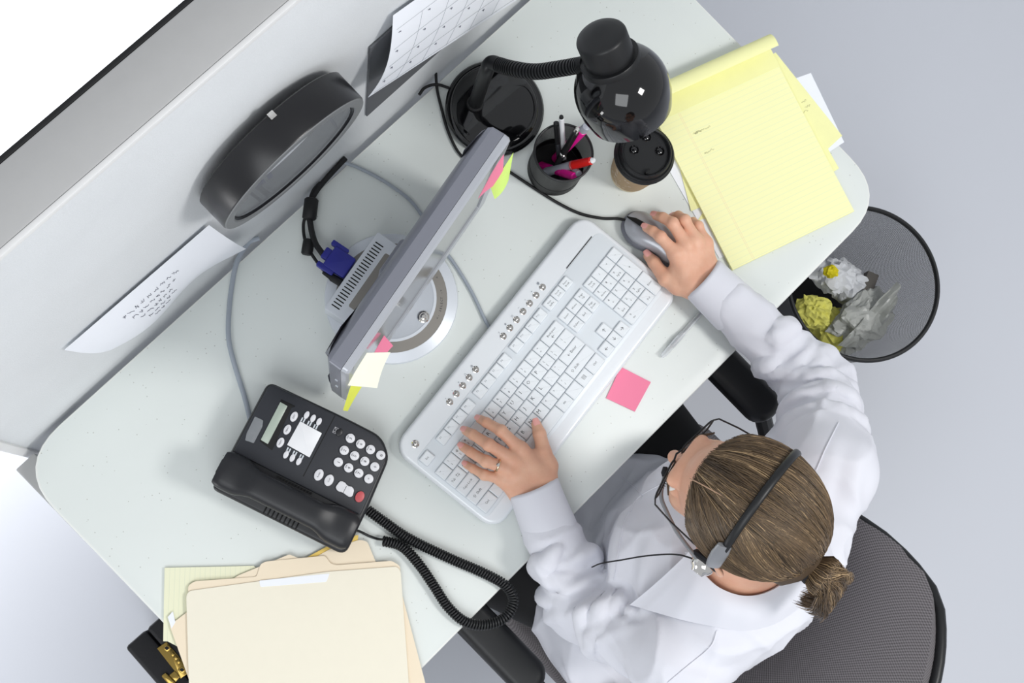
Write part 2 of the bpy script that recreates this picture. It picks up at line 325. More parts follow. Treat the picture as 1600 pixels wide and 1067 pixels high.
def wob(p, sc, seed=0):           # cheap smooth 3-D noise
    p = np.asarray(p) * sc; r = 0
    for i, (a, b, c, d) in enumerate(((1, .7, -.4, .2), (-.6, 1.1, .5, 1.7), (.3, -.8, 1.2, 3.1), (1.3, .4, .9, 4.4))):
        r = r + np.sin(p[..., 0] * a + p[..., 1] * b + p[..., 2] * c + d + seed * (i + 1.3))
    return r / 4
ZD = DESK
# ================================================================ THE SETTING
def struct(name, mb, mats, **k): o = mb.build(name, mats, **k); o['kind'] = 'structure'; return o
struct('floor', MB().box(-6, -6, -.1, 6, 7, 0), 'floor')
WY = P(71, 665)[1]                # face of the partition
WL, WR = -.236, 1.9; WT = DESK + .70; WD = .062
wall = struct('wall_back', MB().box(WL, WY, .05, WR, WY + WD, WT - .004), 'fabric')
mb = MB().box(WL - .006, WY - .001, WT - .009, WR, WY + .005, WT + .001, 0, .001); struct('trim_1', mb, 'trimwhite')
mb = MB().box(WL - .006, WY + .005, WT - .01, WR, WY + WD + .004, WT + .0005, 0, .002); struct('trim_2', mb, 'capgrey')
mb = MB().box(WL - .006, WY + WD + .004, WT - .03, WR, WY + WD + .010, WT, 0, .001); struct('trim_3', mb, 'blackmatte')
mb = MB().box(WL - .014, WY - .004, .0, WL, WY + WD + .006, WT - .012, 0, .002); struct('trim_4', mb, 'trimwhite')
mb = MB().box(WL - .03, WY - .30, .0, WL + .02, WY + .30, .05, 0, .004); struct('trim_5', mb, 'trimwhite')
# ================================================================ DESK
DX0, DX1, DY0 = -.264, .969, P(800, 902)[1]
desk = thing('desk', 'light grey speckled laminate office desk with rounded corners in front of the partition', 'desk', (0, 0, 0))
out = rounded([(DX1, WY - .012), (DX0, WY - .012), (DX0, DY0), (DX1, DY0)], [.09, .085, .085, .085], 8)
mb = MB().slab(out, DESK - .028, DESK - .0005, .003, 1, capmi=0); mb.build('desktop', ['desk', 'deskedge'], desk)
for x in (DX0 + .09, DX1 - .09):
    m2 = MB().box(x - .03, -.02, DESK - .07, x + .03, WY - .03, DESK - .028, 0, .003); m2.box(x - .02, .2, .03, x + .02, .28, DESK - .07, 0, .003); m2.box(x - .03, -.12, 0, x + .03, WY - .03, .03, 0, .003)
    m2.build('leg', 'silverdark', desk)
# bracket that carries the desk on the partition post
b0 = PYW(25, 722, WY)[2]
MB().box(DX0 - .004, WY - .16, DESK - .05, DX0 + .03, WY - .012, DESK - .029, 0, .002).build('bracket', 'capgrey', desk)
# ================================================================ KEYBOARD
KA = math.radians(7.3); KC = np.array([.3715, -.0223, DESK]); KF = Frame(KC, KA)
kb = thing('keyboard', 'pearl white full-size computer keyboard lying diagonally in the middle of the desk', 'keyboard', KC, KA)
hw, hd = .2275, .0965
def khe(y): return .019 + .006 * (y + hd) / (2 * hd)
def tilt(mb, z0=0):               # lean everything with the rise of the keyboard body
    mb.v = [(x, y, z + (.006 * (y + hd) / (2 * hd) if z > .004 else 0)) for x, y, z in mb.v]; return mb
tilt(MB().slab(rrect(-hw, -hd, hw, hd, .026, 6), 0.0005, .0185, .006, 0, 4, .003)).build('body', 'kbody', kb)
U = .01920; X0 = -.2165; YT = .0268
tilt(MB().slab(rrect(-.2225, -.0745, .2205, .0595, .012, 5), .0180, .0192, .0006, 0)).build('key_bed', 'kbed', kb)
m2 = MB()
for a, b, c, d in ((X0, YT - 5 * U, X0 + 15 * U, YT), (X0 + 15.25 * U, YT - 2 * U, X0 + 18.25 * U, YT), (X0 + 18.5 * U, YT - 5 * U, X0 + 22.5 * U, YT), (X0 + 15.25 * U, YT - 5 * U, X0 + 18.25 * U, YT - 4 * U), (X0 + 16.25 * U, YT - 4 * U - .001, X0 + 17.25 * U, YT - 3 * U),
                   (X0, .0395, X0 + U, .0565), (X0 + 2 * U, .0395, X0 + 6 * U, .0565), (X0 + 6.5 * U, .0395, X0 + 10.5 * U, .0565), (X0 + 11 * U, .0395, X0 + 15 * U, .0565), (X0 + 15.25 * U, .0395, X0 + 18.25 * U, .0565)):
    m2.slab(rrect(a - .0006, b - .0006, c + .0006, d + .0006, .0032, 4), .0186, .0194, .0002, 0)
tilt(m2).build('key_well', 'groovegrey', kb)
def key(x, y, w, h, leg, hh=.0235, corners=(0, 0, 0, 0)):
    x0, x1 = x + .00035, x + w - .00035; y0, y1 = y - h + .00035, y - .00035; m = MB()
    o = rrect(x0, y0, x1, y1, .0012, 2); m.loft([[(a, b, .0192) for a, b in o], [(a, b, hh - .0008) for a, b in inset(o, .0003)], [(a, b, hh) for a, b in inset(o, .0016)]], cap0=False)
    for t, dx, dy, s, pale in leg: m.text(t, (x0 + x1) / 2 + dx, (y0 + y1) / 2 + dy, hh + .00008, s, 0, 2 if pale else 1)
    return tilt(m).build('key', ['key', 'ink', 'inkpale'], kb, smooth=30)
def L1(t, s=.0080): return [(t, -.0035, .0025, s, 0)]
def L2(a, b): return [(a, -.0035, .0038, .0048, 0), (b, -.0035, -.0030, .0048, 0)]
def LW(t, s=.0040): return [(t, 0, 0, s, 0)]
def row(y, items, x=X0, h=U):
    for w, l in items:
        key(x, y, w * U, h, l); x += w * U
row(.0563, [(1, LW('Esc', .0042))], X0, .0166)
for g in range(3):
    row(.0563, [(1, [('F%d' % (g * 4 + i + 1), -.003, .003, .0040, 1)]) for i in range(4)], X0 + (2, 6.5, 11)[g] * U, .0166)
row(.0563, [(1, [('Print', 0, .002, .0036, 0), ('SysRq', 0, -.0025, .0036, 0)]), (1, [('Scroll', 0, .002, .0036, 0), ('Lock', 0, -.0025, .0036, 0)]), (1, [('Pause', 0, .002, .0036, 0), ('Break', 0, -.0025, .0036, 0)])], X0 + 15.25 * U, .0166)
row(YT, [(1, L2(a, b)) for a, b in zip('~!@#$%^&*()_+', '`1234567890-=')] + [(2, [('Backspace', 0, .003, .0046, 0), ('←', -.003, -.003, .0075, 0)])])
row(YT - U, [(1.5, [('Tab', -.006, 0, .0048, 0), ('⇆', .004, 0, .006, 0)])] + [(1, L1(c)) for c in 'QWERTYUIOP'] + [(1, L2('{', '[')), (1, L2('}', ']')), (1.5, L2('|', '\\'))])
row(YT - 2 * U, [(1.75, LW('Caps Lock', .0046))] + [(1, L1(c)) for c in 'ASDFGHJKL'] + [(1, L2(':', ';')), (1, L2('"', "'")), (2.25, [('← Enter', 0, 0, .0058, 0)])])
row(YT - 3 * U, [(2.25, [('⇧ Shift', -.006, 0, .0056, 0)])] + [(1, L1(c)) for c in 'ZXCVBNM'] + [(1, L2('<', ',')), (1, L2('>', '.')), (1, L2('?', '/')), (2.75, [('⇧ Shift', -.012, 0, .0056, 0)])])
row(YT - 4 * U, [(1.5, LW('Ctrl', .0046)), (1.25, []), (1.25, LW('Alt', .0044)), (5.75, []), (1.25, LW('Alt', .0044)), (1.25, []), (1.25, [('▤', 0, 0, .008, 0)]), (1.5, LW('Ctrl', .0046))])
nx = X0 + 15.25 * U
row(YT, [(1, LW('Insert', .0042)), (1, LW('Home', .0042)), (1, [('Page', 0, .0025, .0042, 0), ('Up', 0, -.0025, .0042, 0)])], nx)
row(YT - U, [(1, LW('Delete', .0042)), (1, LW('End', .0042)), (1, [('Page', 0, .0025, .0042, 0), ('Down', 0, -.0025, .0042, 0)])], nx)
row(YT - 3 * U, [(1, LW('↑', .008))], nx + U); row(YT - 4 * U, [(1, LW('←', .008)), (1, LW('↓', .008)), (1, LW('→', .008))], nx)
px_ = X0 + 18.5 * U
row(YT, [(1, [('Num', 0, .0025, .0042, 0), ('Lock', 0, -.0025, .0042, 0)]), (1, LW('/', .005)), (1, LW('*', .006)), (1, LW('-', .006))], px_)
for r, (abc, sub_) in enumerate((('789', ('Home', '↑', 'PgUp')), ('456', ('←', '', '→')), ('123', ('End', '↓', 'PgDn')))):
    row(YT - (r + 1) * U, [(1, [(a, -.003, .0035, .0052, 0), (b, 0, -.0035, .004, 0)]) for a, b in zip(abc, sub_)], px_)
row(YT - 4 * U, [(2, [('0', -.008, .003, .005, 0), ('Ins', -.007, -.0035, .004, 0)]), (1, [('.', 0, .003, .005, 0), ('Del', 0, -.0035, .004, 0)])], px_)
key(px_ + 3 * U, YT - U, U, 2 * U, LW('+', .006)); key(px_ + 3 * U, YT - 3 * U, U, 2 * U, LW('Enter', .0042))
def silver_button(u, v, r=.0034):
    m = MB(); z = .0188; m.lathe([(r * 1.5, z), (r * 1.5, z + .0006), (r * 1.2, z + .0010), (r * 1.1, z + .0004), (r * .95, z + .0012), (r * .75, z + .0026), (r * .4, z + .0033), (r * .05, z + .0035)], 20, c=(u, v, 0))
    tilt(m).build('round_button', 'chrome', kb)
silver_button(-.2015, .0738, .0038)
for i in range(5): silver_button(-.1225 + .01530 * i, .0728)
for i in range(7): silver_button(.0033 + .01585 * i, .0716)
for i, s in enumerate(('◂', '▸', '×', '⌂', '@')):
    tilt(MB().text(s, -.1225 + .01530 * i, .0805, .0193, .0048, 0, 0)).build('printed_mark', 'inkpale', kb)
for i, s in enumerate(('♪', '★', '✕', '−', '▸', '+', '■')):
    tilt(MB().text(s, .0033 + .01585 * i, .0800, .0193, .0048, 0, 0)).build('printed_mark', 'inkpale', kb)
a = KF.px(889, 421, .02); b = KF.px(929, 372, .02)
tilt(MB().box(a[0] - .002, .0605, .0186, b[0] - .002, .0618, .0196)).build('slot', 'groove', kb)
# ================================================================ MONITOR
MA = math.radians(12.0)
Lb, Rb = P(536, 640, .075), P(755, 312, .075)
MC = (P(543, 581, .37) + P(798, 219, .37)) / 2 ; MC[2] = DESK
MF = Frame(MC, MA)
mon = thing('monitor', 'silver flat-panel monitor on a round swivel base seen from above', 'monitor', MC, MA)
mw = .179; mz0, mz1 = .045, .372; lean = .0
def mpt(x, y, z): return (x, y + (z - mz1) * -lean * 0, z)
m2 = MB()                         # front frame around the screen: four bevelled members
def member(x0, z0, x1, z1):
    o = [(x0, -.010, z0), (x1, -.010, z0), (x1, -.010, z1), (x0, -.010, z1)]
fo = rrect(-mw, mz0, mw, mz1, .006, 3); fi = rrect(-mw + .017, mz0 + .018, mw - .017, mz1 - .016, .002, 3)
def ringloft(mb, rs, mi=0):
    n = len(rs[0]); mb.add([p for r in rs for p in r], [(k * n + i, k * n + (i + 1) % n, ((k + 1) % len(rs)) * n + (i + 1) % n, ((k + 1) % len(rs)) * n + i) for k in range(len(rs)) for i in range(n)], mi)
ringloft(m2, [[(x, .009, z) for x, z in fo], [(x, .002, z) for x, z in inset(fo, .0005)], [(x, -.001, z) for x, z in inset(fo, .003)], [(x, .001, z) for x, z in fi], [(x, .006, z) for x, z in fi], [(x, .009, z) for x, z in fi]])
m2.build('front_bezel', 'silver', mon)
MB().box(-mw + .016, .003, mz0 + .017, mw - .016, .006, mz1 - .015).build('screen', 'screen', mon)
m2 = MB(); R = []
for y, d in ((.0095, .0), (.026, .001), (.031, .005), (.036, .020), (.040, .045)): R.append([(x, y, z) for x, z in inset(fo, d)])
m2.loft(R); m2.build('back_housing', 'silverdark', mon)
m2 = MB(); m2.box(-.030, .036, .02, .030, .054, .22, 0, .006); m2.build('neck', 'silverdark', mon)
for i in range(2): MB().box(-mw - .0010, .014, .165 + .07 * i, -mw + .003, .018, .169 + .07 * i).build('side_button', 'silverlight', mon)
# the cable housing behind the screen
q = [MF.px(*p, .055) for p in ((507, 482), (589, 363), (634, 390), (558, 510))]
bx0, bx1 = q[0][0], q[1][0]; by1 = max(q[0][1], q[1][1]); hb = .055
m2 = MB().slab(rounded([(bx1 + .002, by1), (bx0, by1), (bx0, .030), (bx1, .030)], .004), .012, hb, .002, 0, 2); house = m2.build('rear_housing', 'silverlight', mon)
L = bx1 - bx0
for i in range(22):
    x = bx0 + .011 + (L - .024) * i / 21; MB().slab(rrect(x - .0009, by1 - .020, x + .0009, by1 - .006, .0008, 2), hb - .001, hb + .0003, 0, 0, botbev=0).build('vent_slot', 'groove', house, smooth=0)
MB().slab(rrect(bx0 + .022, .031, bx1 - .018, by1 - .027, .003), hb - .002, hb + .0008, .0004).build('window_panel', 'taupe', house)
bc = MF.px(612, 466, .006); m2 = MB()
base = m2.lathe([(.001, 0), (.0975, 0), (.0985, .003), (.097, .007), (.082, .011), (.0815, .010)], 64, c=(bc[0], bc[1], 0), cap1=False).build('base', 'silverlight', mon)
MB().lathe([(.083, .0095), (.083, .0105), (.066, .0125), (.065, .010)], 64, c=(bc[0], bc[1], 0), cap1=False).build('base_ring', 'taupe', base)
MB().lathe([(.066, .0098), (.066, .0135), (.062, .0140), (.060, .0128), (.03, .0125), (.001, .0125)], 64, c=(bc[0], bc[1], 0)).build('base_disc', 'silverlight', base)
for t, ang in (('< ADJUST >', -16), ('<- SELECT ->', -62)):
    m2 = MB(); n_ = len(t); r = .0738
    for i, ch in enumerate(t):
        aa = math.radians(ang + (i - n_ / 2) * 3.0); m2.text(ch, bc[0] + r * math.cos(aa), bc[1] + r * math.sin(aa), .0118, .0052, aa + PI / 2, 0)
    m2.build('base_lettering', 'ink', base)
kn = MF.px(662, 495, .014); MB().lathe([(.009, .0125), (.009, .0142), (.0075, .015), (.0068, .0135), (.005, .0135), (.005, .016), (.003, .017), (.0028, .0145), (.001, .0145)], 28, c=(kn[0], kn[1], 0)).build('keyhole_button', 'chrome', base)
# notes stuck on the monitor
def quad_note(name, label, pts, m, cat='sticky note', curl=0., group=None, th=.0004):
    a, b, c, d = [np.array(p, float) for p in pts]
    nn = nrm(np.cross(b - a, d - a))
    def fn(u, v): return (a * (1 - u) + b * u) * (1 - v) + (d * (1 - u) + c * u) * v + nn * curl * math.sin(PI * v) * (.3 + .7 * u)
    o = MB().sheet(fn, 6, 8, th).build(name, m, smooth=60); return tag(o, label, cat, group)
quad_note('sticky_note', 'pink sticky note on the upper right end of the monitor', [P(787, 241, .365), P(785, 282, .30), P(747, 310, .305), P(764, 278, .355)], 'pink', curl=.002)
quad_note('sticky_note', 'lime green sticky note hanging behind the pink one on the monitor', [P(802, 238, .352), P(794, 282, .300), P(773, 311, .285), P(766, 291, .300)], 'lime', curl=-.003)
quad_note('sticky_note', 'cream sticky note folded out from the lower left end of the monitor', [P(573, 551, .350), P(610, 550, .33), P(589, 606, .31), P(543, 602, .345)], 'cream', curl=.003)
quad_note('sticky_note', 'small pink sticky note by the cream one on the monitor bezel', [P(600, 524, .20), P(614, 540, .16), P(597, 562, .17), P(584, 552, .21)], 'pink', curl=.001)
quad_note('sticky_note', 'narrow yellow sticky note under the cream one at the monitor corner', [P(553, 588, .22), P(572, 594, .18), P(543, 642, .14), P(536, 641, .18)], 'yellownote', curl=.001)
# video plug and its cables
plug = thing('video_plug', 'blue video connector plugged into the back of the monitor', 'plug', P(527, 408, .03), math.radians(12))
PF = Frame(P(527, 408, .03), math.radians(12)); m2 = MB().slab(rrect(-.017, -.022, .017, .014, .003), -.008, .008, .002); m2.build('shell', 'blue', plug)
for s in (-1, 1): MB().slab(rrect(s * .019 - .004, -.006, s * .019 + .004, .022, .002), -.006, .006, .001).build('thumbscrew', 'blue', plug)
MB().box(-.009, .013, -.005, .009, .024, .005, 0, .002).build('strain_relief', 'blue', plug)
def cable(name, label, pts, r, m='blackmatte', n=8, step=8, cat='cable', sq=None):
    return tag(MB().tube(spline(pts, step), r, n, sq=sq).build(name, m, smooth=60), label, cat)
def pp(l): return [P(x, y, h) for x, y, h in l]
cable('video_cable', 'thick black cable curving from the blue video plug to the partition', pp([(505, 398, .03), (492, 378, .02), (485, 350, .016), (484, 320, .014), (496, 296, .008), (520, 268, .006), (540, 247, .006)]), .0045)
cable('power_cable', 'thin black monitor cable beside the thick one by the rear vents', pp([(538, 440, .03), (512, 428, .025), (493, 406, .014), (478, 380, .012), (474, 352, .010), (480, 330, .014), (488, 300, .010), (500, 285, .006)]), .0024)
for a, b, r, lb in (((487, 310, .016), (483, 343, .016), .0105, 'larger black ferrite choke on the thick monitor cable'), ((483, 374, .012), (479, 398, .012), .0085, 'smaller black ferrite choke on the thin monitor cable')):
    A, B = P(*a), P(*b); d = nrm(B - A); tag(MB().tube([A, A + d * .002, B - d * .002, B], [r * .8, r, r, r * .8], 14).build('ferrite_choke', 'blackmatte', smooth=50), lb, 'cable choke')
A, B = P(505, 425, .024), P(533, 442, .03); tag(MB().tube([A, A * .6 + B * .4, A * .5 + B * .5, B], [.003, .0045, .006, .006], 12).build('power_plug', 'blackmatte'), 'black barrel plug beside the blue video plug', 'plug')
cable('keyboard_cable', 'pale grey keyboard cord passing behind the monitor to the keyboard', pp([(532, 252, .004), (560, 262, .003), (600, 283, .003), (640, 312, .003), (665, 345, .003), (690, 385, .003), (712, 415, .003), (738, 458, .003), (758, 500, .004), (770, 520, .010)]), .0027, 'greycord')
cable('phone_line', 'flat silver-grey phone line running from the partition to the telephone', pp([(405, 372, .004), (388, 380, .004), (370, 410, .008), (361, 455, .006), (357, 500, .010), (358, 535, .012), (368, 575, .008), (382, 620, .006), (392, 660, .006)]), .0036, 'greycord', sq=(1, .45))
cable('lamp_cable', 'thin black lamp cord hanging behind the lamp base', pp([(681, 114, .003), (683, 140, .003), (690, 170, .003), (700, 205, .003), (718, 240, .003), (745, 262, .003), (765, 262, .003)]), .0022)
cable('lamp_cable', 'short black cord from the lamp base to the partition', pp([(655, 148, .003), (664, 137, .003), (682, 132, .003), (703, 138, .006)]), .0024)
# ================================================================ MOUSE
ma = math.atan2(*( (P(983, 352, 0) - P(1052, 402, 0))[[1, 0]] )); MO = (P(1022, 371, .015)); MO[2] = DESK
mouse = thing('computer_mouse', 'silver computer mouse under the hand on the right', 'mouse', MO, ma)
def prof(x): return .0305 * (1 - .20 * math.exp(-((x + .012) / .022) ** 2) - .12 * (x > .03) * ((x - .03) / .03))
def mouse_shell(z0, top, inset_=0., x0=-.058, x1=.054):
    R = []; n = 22
    for k, (f, z) in enumerate(((.90, 0), (1., .25), (1., .5), (.9, .75), (.7, .93), (.4, 1.), (.1, 1.02))):
        r = []
        for i in range(n * 2):
            t = 2 * PI * i / (n * 2); cx = math.copysign(abs(math.cos(t)) ** .7, math.cos(t)); sy = math.copysign(abs(math.sin(t)) ** .8, math.sin(t))
            x = (x0 + x1) / 2 + cx * ((x1 - x0) / 2 - inset_) * f; w = prof(x) - inset_; hump = 1 - .42 * ((x + .01) / .058) ** 2
            r.append((x, sy * w * f, z0 + (top - z0) * z * hump))
        R.append(r)
    return MB().loft(R)
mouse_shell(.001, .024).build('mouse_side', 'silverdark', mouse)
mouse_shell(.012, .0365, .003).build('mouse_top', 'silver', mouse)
m2 = MB().tube([(.052, 0, .020), (.040, .001, .0325), (.028, .001, .036), (.010, 0, .0385), (-.006, -.001, .0385)], [.001, .0038, .0045, .003, .001], 8, sq=(1.0, .35)); m2.build('wheel_groove', 'groove', mouse)
mw_ = MB(); mw_.T = Matrix.Translation((.024, 0, .0325)) @ Matrix.Rotation(PI / 2, 4, 'X'); mw_.lathe([(.006, -.003), (.0075, -.002), (.0075, .002), (.006, .003)], 20); mw_.build('wheel', 'blackmatte', mouse)
cable('mouse_cable', 'black mouse cord running from behind the monitor to the mouse', pp([(770, 256, .003), (795, 268, .003), (830, 291, .003), (870, 316, .003), (905, 333, .003), (940, 341, .003), (968, 342, .005), (992, 349, .014)]), .0024)
# ================================================================ TELEPHONE
PA = math.radians(19); PO = P(470, 735, .05); PO[2] = DESK; F = Frame(PO, PA)
ph = thing('telephone', 'black office desk telephone with handset in its cradle left of the keyboard', 'telephone', PO, PA)
def rise(m):                      # the wedge: the top end stands higher
    m.v = [(x, y, z * (1 + .38 * (y + .1) / .2) if z > .004 else z) for x, y, z in m.v]; return m
zt = .050
def zr(y, z=zt): return z * (1 + .38 * (y + .1) / .2)
outl = rounded([(.0905, .098), (-.078, .098), (-.078, -.110), (.0, -.108), (.072, -.103), (.0945, -.080), (.0945, -.02)], [.012, .010, .014, .003, .012, .03, .02], 5)
rise(MB().slab(outl, .003, zt - .004, .005, 0, 3, .004)).build('body', 'charcoal2', ph)
face = rounded([(.0885, .094), (-.019, .094), (-.019, -.103), (.072, -.099), (.091, -.078), (.091, -.02)], [.010, .004, .004, .012, .03, .02], 5)
fp = rise(MB().slab(face, zt - .006, zt, .002, 0, 2)); fp.build('face_plate', 'charcoal', ph)
def on(px, py, h=.055): p = F.px(px, py, h); return p[0], p[1]
def zoomp(x, y): return 320 + x / 5.161, 590 + y / 5.161
def slabq(pts, z0, z1, bev, m, name, r=.001, parent=ph):
    q = [on(*zoomp(*p)) for p in pts]; ar = sum(q[i][0] * q[(i + 1) % len(q)][1] - q[(i + 1) % len(q)][0] * q[i][1] for i in range(len(q)))
    if ar < 0: q = q[::-1]
    return rise(MB().slab(rounded(q, r), z0, z1, bev)).build(name, m, parent)
slabq([(620, 180), (735, 235), (700, 250), (545, 590), (445, 515)], zt - .001, zt + .0004, .0002, 'groove', 'display_recess')
slabq([(612, 203), (670, 235), (512, 540), (455, 506)], zt, zt + .0010, .0002, 'lcd', 'display')
slabq([(770, 355), (945, 450), (845, 645), (665, 545)], zt, zt + .0008, .0002, 'white', 'directory_card')
a, b = on(*zoomp(1045, 305)), on(*zoomp(800, 800)); rise(MB().box(min(a[0], b[0]), (a[1] + b[1]) / 2 - .0006, zt - .001, max(a[0], b[0]), (a[1] + b[1]) / 2 + .0006, zt + .0003)).build('seam', 'groove', ph)
def pbtn(px, py, rx, ry, leg, m='btn', rot=0, name='button', hh=.003, ink=True):
    x, y = on(*zoomp(px, py)); mm = MB().slab(ell(x, y, rx, ry, 20), zt - .001, zt + hh, .0008, 0, 2)
    for t, dx, dy, s in leg: mm.text(t, x + dx, y + dy, zt + hh + .0002, s, 0, 1)
    rise(mm).build(name, [m, 'ink'], ph)
rows = [[(1077, 682, '1', ''), (1125, 587, '2', 'ABC'), (1174, 490, '3', 'DEF')], [(1160, 727, '4', 'GHI'), (1208, 630, '5', 'JKL'), (1256, 535, '6', 'MNO')],
        [(1242, 770, '7', 'PRS'), (1290, 674, '8', 'TUV'), (1337, 579, '9', 'WXY')], [(1323, 815, '*', ''), (1371, 718, '0', ''), (1419, 624, '#', '')]]
for r in rows:
    for x, y, d, s in r: pbtn(x, y, .0066, .0066, [(d, 0 if not s else 0, -.0008, .0062)] + ([(s, 0, .0038, .0028)] if s else []), name='dial_button')
for x, y, t in ((722, 320, 'EXIT'), (668, 424, 'MENU'), (613, 528, 'NEXT')): pbtn(x, y, .0075, .0047, [(t, 0, 0, .003)], name='menu_button')
for x, y in ((823, 306), (874, 332), (922, 358), (657, 624), (708, 650), (760, 677)): pbtn(x, y, .0058, .0034, [], name='line_button')
for x, y, t in ((920, 785, 'Redial'), (1002, 828, 'Conf')): pbtn(x, y, .0085, .0062, [(t, 0, 0, .003)], name='function_button')
pbtn(1250, 960, .0082, .0062, [], 'red', name='drop_button')
slabq([(1090, 832), (1130, 842), (1150, 872), (1190, 880), (1205, 905), (1190, 960), (1160, 962), (1110, 925), (1070, 915), (1052, 885)], zt, zt + .003, .0008, 'btn', 'volume_rocker', .003)
a = on(*zoomp(1128, 905)); rise(MB().box(a[0] - .006, a[1] - .0003, zt + .0028, a[0] + .006, a[1] + .0003, zt + .0032)).build('rocker_groove', 'ink', ph)
pbtn(1085, 442, .0058, .0045, [], 'charcoal2', name='message_lamp', hh=.0015)
x, y = on(*zoomp(1058, 428)); rise(MB().text('✉', x, y, zt + .0003, .008, 0, 0)).build('printed_mark', 'btn', ph)
slabq([(410, 320), (475, 350), (470, 400), (400, 535), (330, 510), (345, 450)], zt + .0003, zt + .0016, .0004, 'tape', 'tape_label')
for i, (x, y) in enumerate(((793, 345), (845, 372), (894, 398), (677, 585), (727, 612), (780, 640))):
    x, y = on(*zoomp(x, y)); rise(MB().box(x - .003, y - .0028, zt, x + .003, y - .0008, zt + .0003).box(x - .003, y + .0008, zt, x + .003, y + .0028, zt + .0003)).build('printed_mark', 'groovegrey', ph)
# cradle and vents
def zoomA(x, y): return 300 + x / 2.963, 580 + y / 2.963
m2 = MB()
for i in range(9):
    ax, ay = on(*zoomA(392 + 16.5 * i, 622 + 8.5 * i), .04); bx, by = on(*zoomA(374 + 16.5 * i, 660 + 8.5 * i), .04)
    m2.slab(rrect(min(ax, bx), (ay + by) / 2 - .0007, max(ax, bx), (ay + by) / 2 + .0007, .0005, 1), zt - .004, zt - .0005, .0002)
# handset: swept with thick ends
hx = -.046
def hs(y):                        # half width, thickness, centre height of the handset at y
    e = min(1, max(0, (abs(y) - .045) / .03)); e = e * e * (3 - 2 * e); end = math.sqrt(max(0., 1 - (max(0, abs(y) - .092) / .014) ** 2))
    return (.0195 + .0075 * e) * (.6 + .4 * end), (.011 + .003 * e) * (.5 + .5 * end), .075 - .008 * e
R = []
for i in range(41):
    y = -.106 + .205 * i / 40; w, t, z = hs(y + .0035); z += .016 * (y + .1) / .2; n = 20; r = []
    for k in range(n):
        a = 2 * PI * k / n; r.append((hx + w * math.copysign(abs(math.cos(a)) ** .6, math.cos(a)), y, z + t * math.copysign(abs(math.sin(a)) ** .8, math.sin(a))))
    R.append(r[::-1])
hset = MB().loft(R); ho = tag(hset.build('telephone_handset', 'charcoal2', None, PO, PA, smooth=50), 'black telephone handset resting in its cradle on the phone', 'handset')
for y in (-.082, .078): rise(MB().slab(rrect(hx - .026, y - .022, hx + .026, y + .022, .008), zt - .006, .0565 if y < 0 else .052, .003)).build('cradle', 'charcoal2', ph)
m2 = MB()
for i in range(9):
    y = .018 - .0062 * i; m2.slab(rrect(-.0765, y - .0009, -.0655, y + .0009, .0006, 1), zt - .006, zt - .0028, .0002)
rise(m2).build('speaker_slots', 'groove', ph)
m2 = MB()
for i in range(12): y = .022 - .0046 * i; m2.box(-.0235, y - .0007, zt - .005, -.0205, y + .0007, zt - .0005)
rise(m2).build('ridge_marks', 'groove', ph)
a = on(343, 728, .03); rise(MB().slab(rrect(a[0] - .012, .094, a[0] + .012, .105, .003), .02, .035, .002)).build('rear_tab', 'black', ph)
# coiled cord
core = spline(pp([(574, 796, .012), (600, 815, .010), (640, 842, .010), (700, 871, .010), (755, 895, .009), (790, 915, .009), (802, 938, .009), (790, 964, .010), (760, 976, .010), (728, 972, .010), (700, 948, .010), (678, 915, .010), (655, 882, .010), (628, 854, .010), (598, 845, .010)]), 60)
seg = np.array(core); dl = np.r_[0, np.cumsum(np.linalg.norm(np.diff(seg, axis=0), axis=1))]; TL = dl[-1]; turns = int(TL / .0040); N = turns * 11
s_ = np.linspace(0, TL, N); cp = np.stack([np.interp(s_, dl, seg[:, i]) for i in range(3)], 1); tn = np.gradient(cp, axis=0); tn /= np.linalg.norm(tn, axis=1)[:, None]
sd = np.cross(tn, [0, 0, 1.]); sd /= np.linalg.norm(sd, axis=1)[:, None]; up_ = np.cross(sd, tn); ph_ = s_ / .0040 * 2 * PI
hel = cp + .0062 * (np.cos(ph_)[:, None] * sd + np.sin(ph_)[:, None] * up_)
pts = pp([(566, 800, .020), (571, 797, .016)]) + list(hel) + pp([(590, 842, .006), (578, 838, .004), (562, 830, .010), (548, 826, .03)])
tag(MB().tube(pts, .0019, 6).build('coiled_cord', 'black', smooth=80), 'black coiled telephone cord looping over the front edge of the desk', 'cord')
# ================================================================ LAMP
LB = P(772, 172, 0); lamp = thing('desk_lamp', 'glossy black gooseneck desk lamp with round shade at the back of the desk', 'lamp', LB)
def ll(p): return tuple(np.array(p) - LB)
MB().lathe([(.001, .001), (.074, .001), (.0755, .004), (.0755, .010), (.073, .0135), (.069, .0145), (.066, .0140), (.064, .0165), (.058, .019), (.030, .0215), (.001, .022)], 64).build('base', 'blackgloss', lamp)
a = np.array(ll(P(735, 205, .02))); b = np.array(ll(P(783, 135, .02)))
rg = [ll(P(x, y, .0195 if i not in (0,) else .0195)) for i, (x, y) in enumerate([(770, 205), (788, 160), (797, 140), (808, 133), (822, 136), (833, 152), (836, 175), (828, 196), (812, 212)])]
MB().tube(spline([(x, y, .0190) for x, y, z in rg], 6), .0016, 6).build('base_ridge', 'blackgloss', lamp)
MB().lathe([(.013, .018), (.013, .026), (.010, .028)], 24, c=tuple(np.array(ll(P(742, 163, .02)))[:2]) + (0,)).build('collar', 'blackmatte', lamp)
st = ll(P(742, 163, .02)); bend = ll(P(762, 104, .165))
path = spline([st, np.array(st) * .5 + np.array(bend) * .5 + [0, 0, -.005], np.array(bend) + [-.001, -.001, -.012], ll(P(768, 98, .172)), ll(P(785, 103, .185))], 6)
MB().tube(path, .0105, 14).build('stem', 'black', lamp)
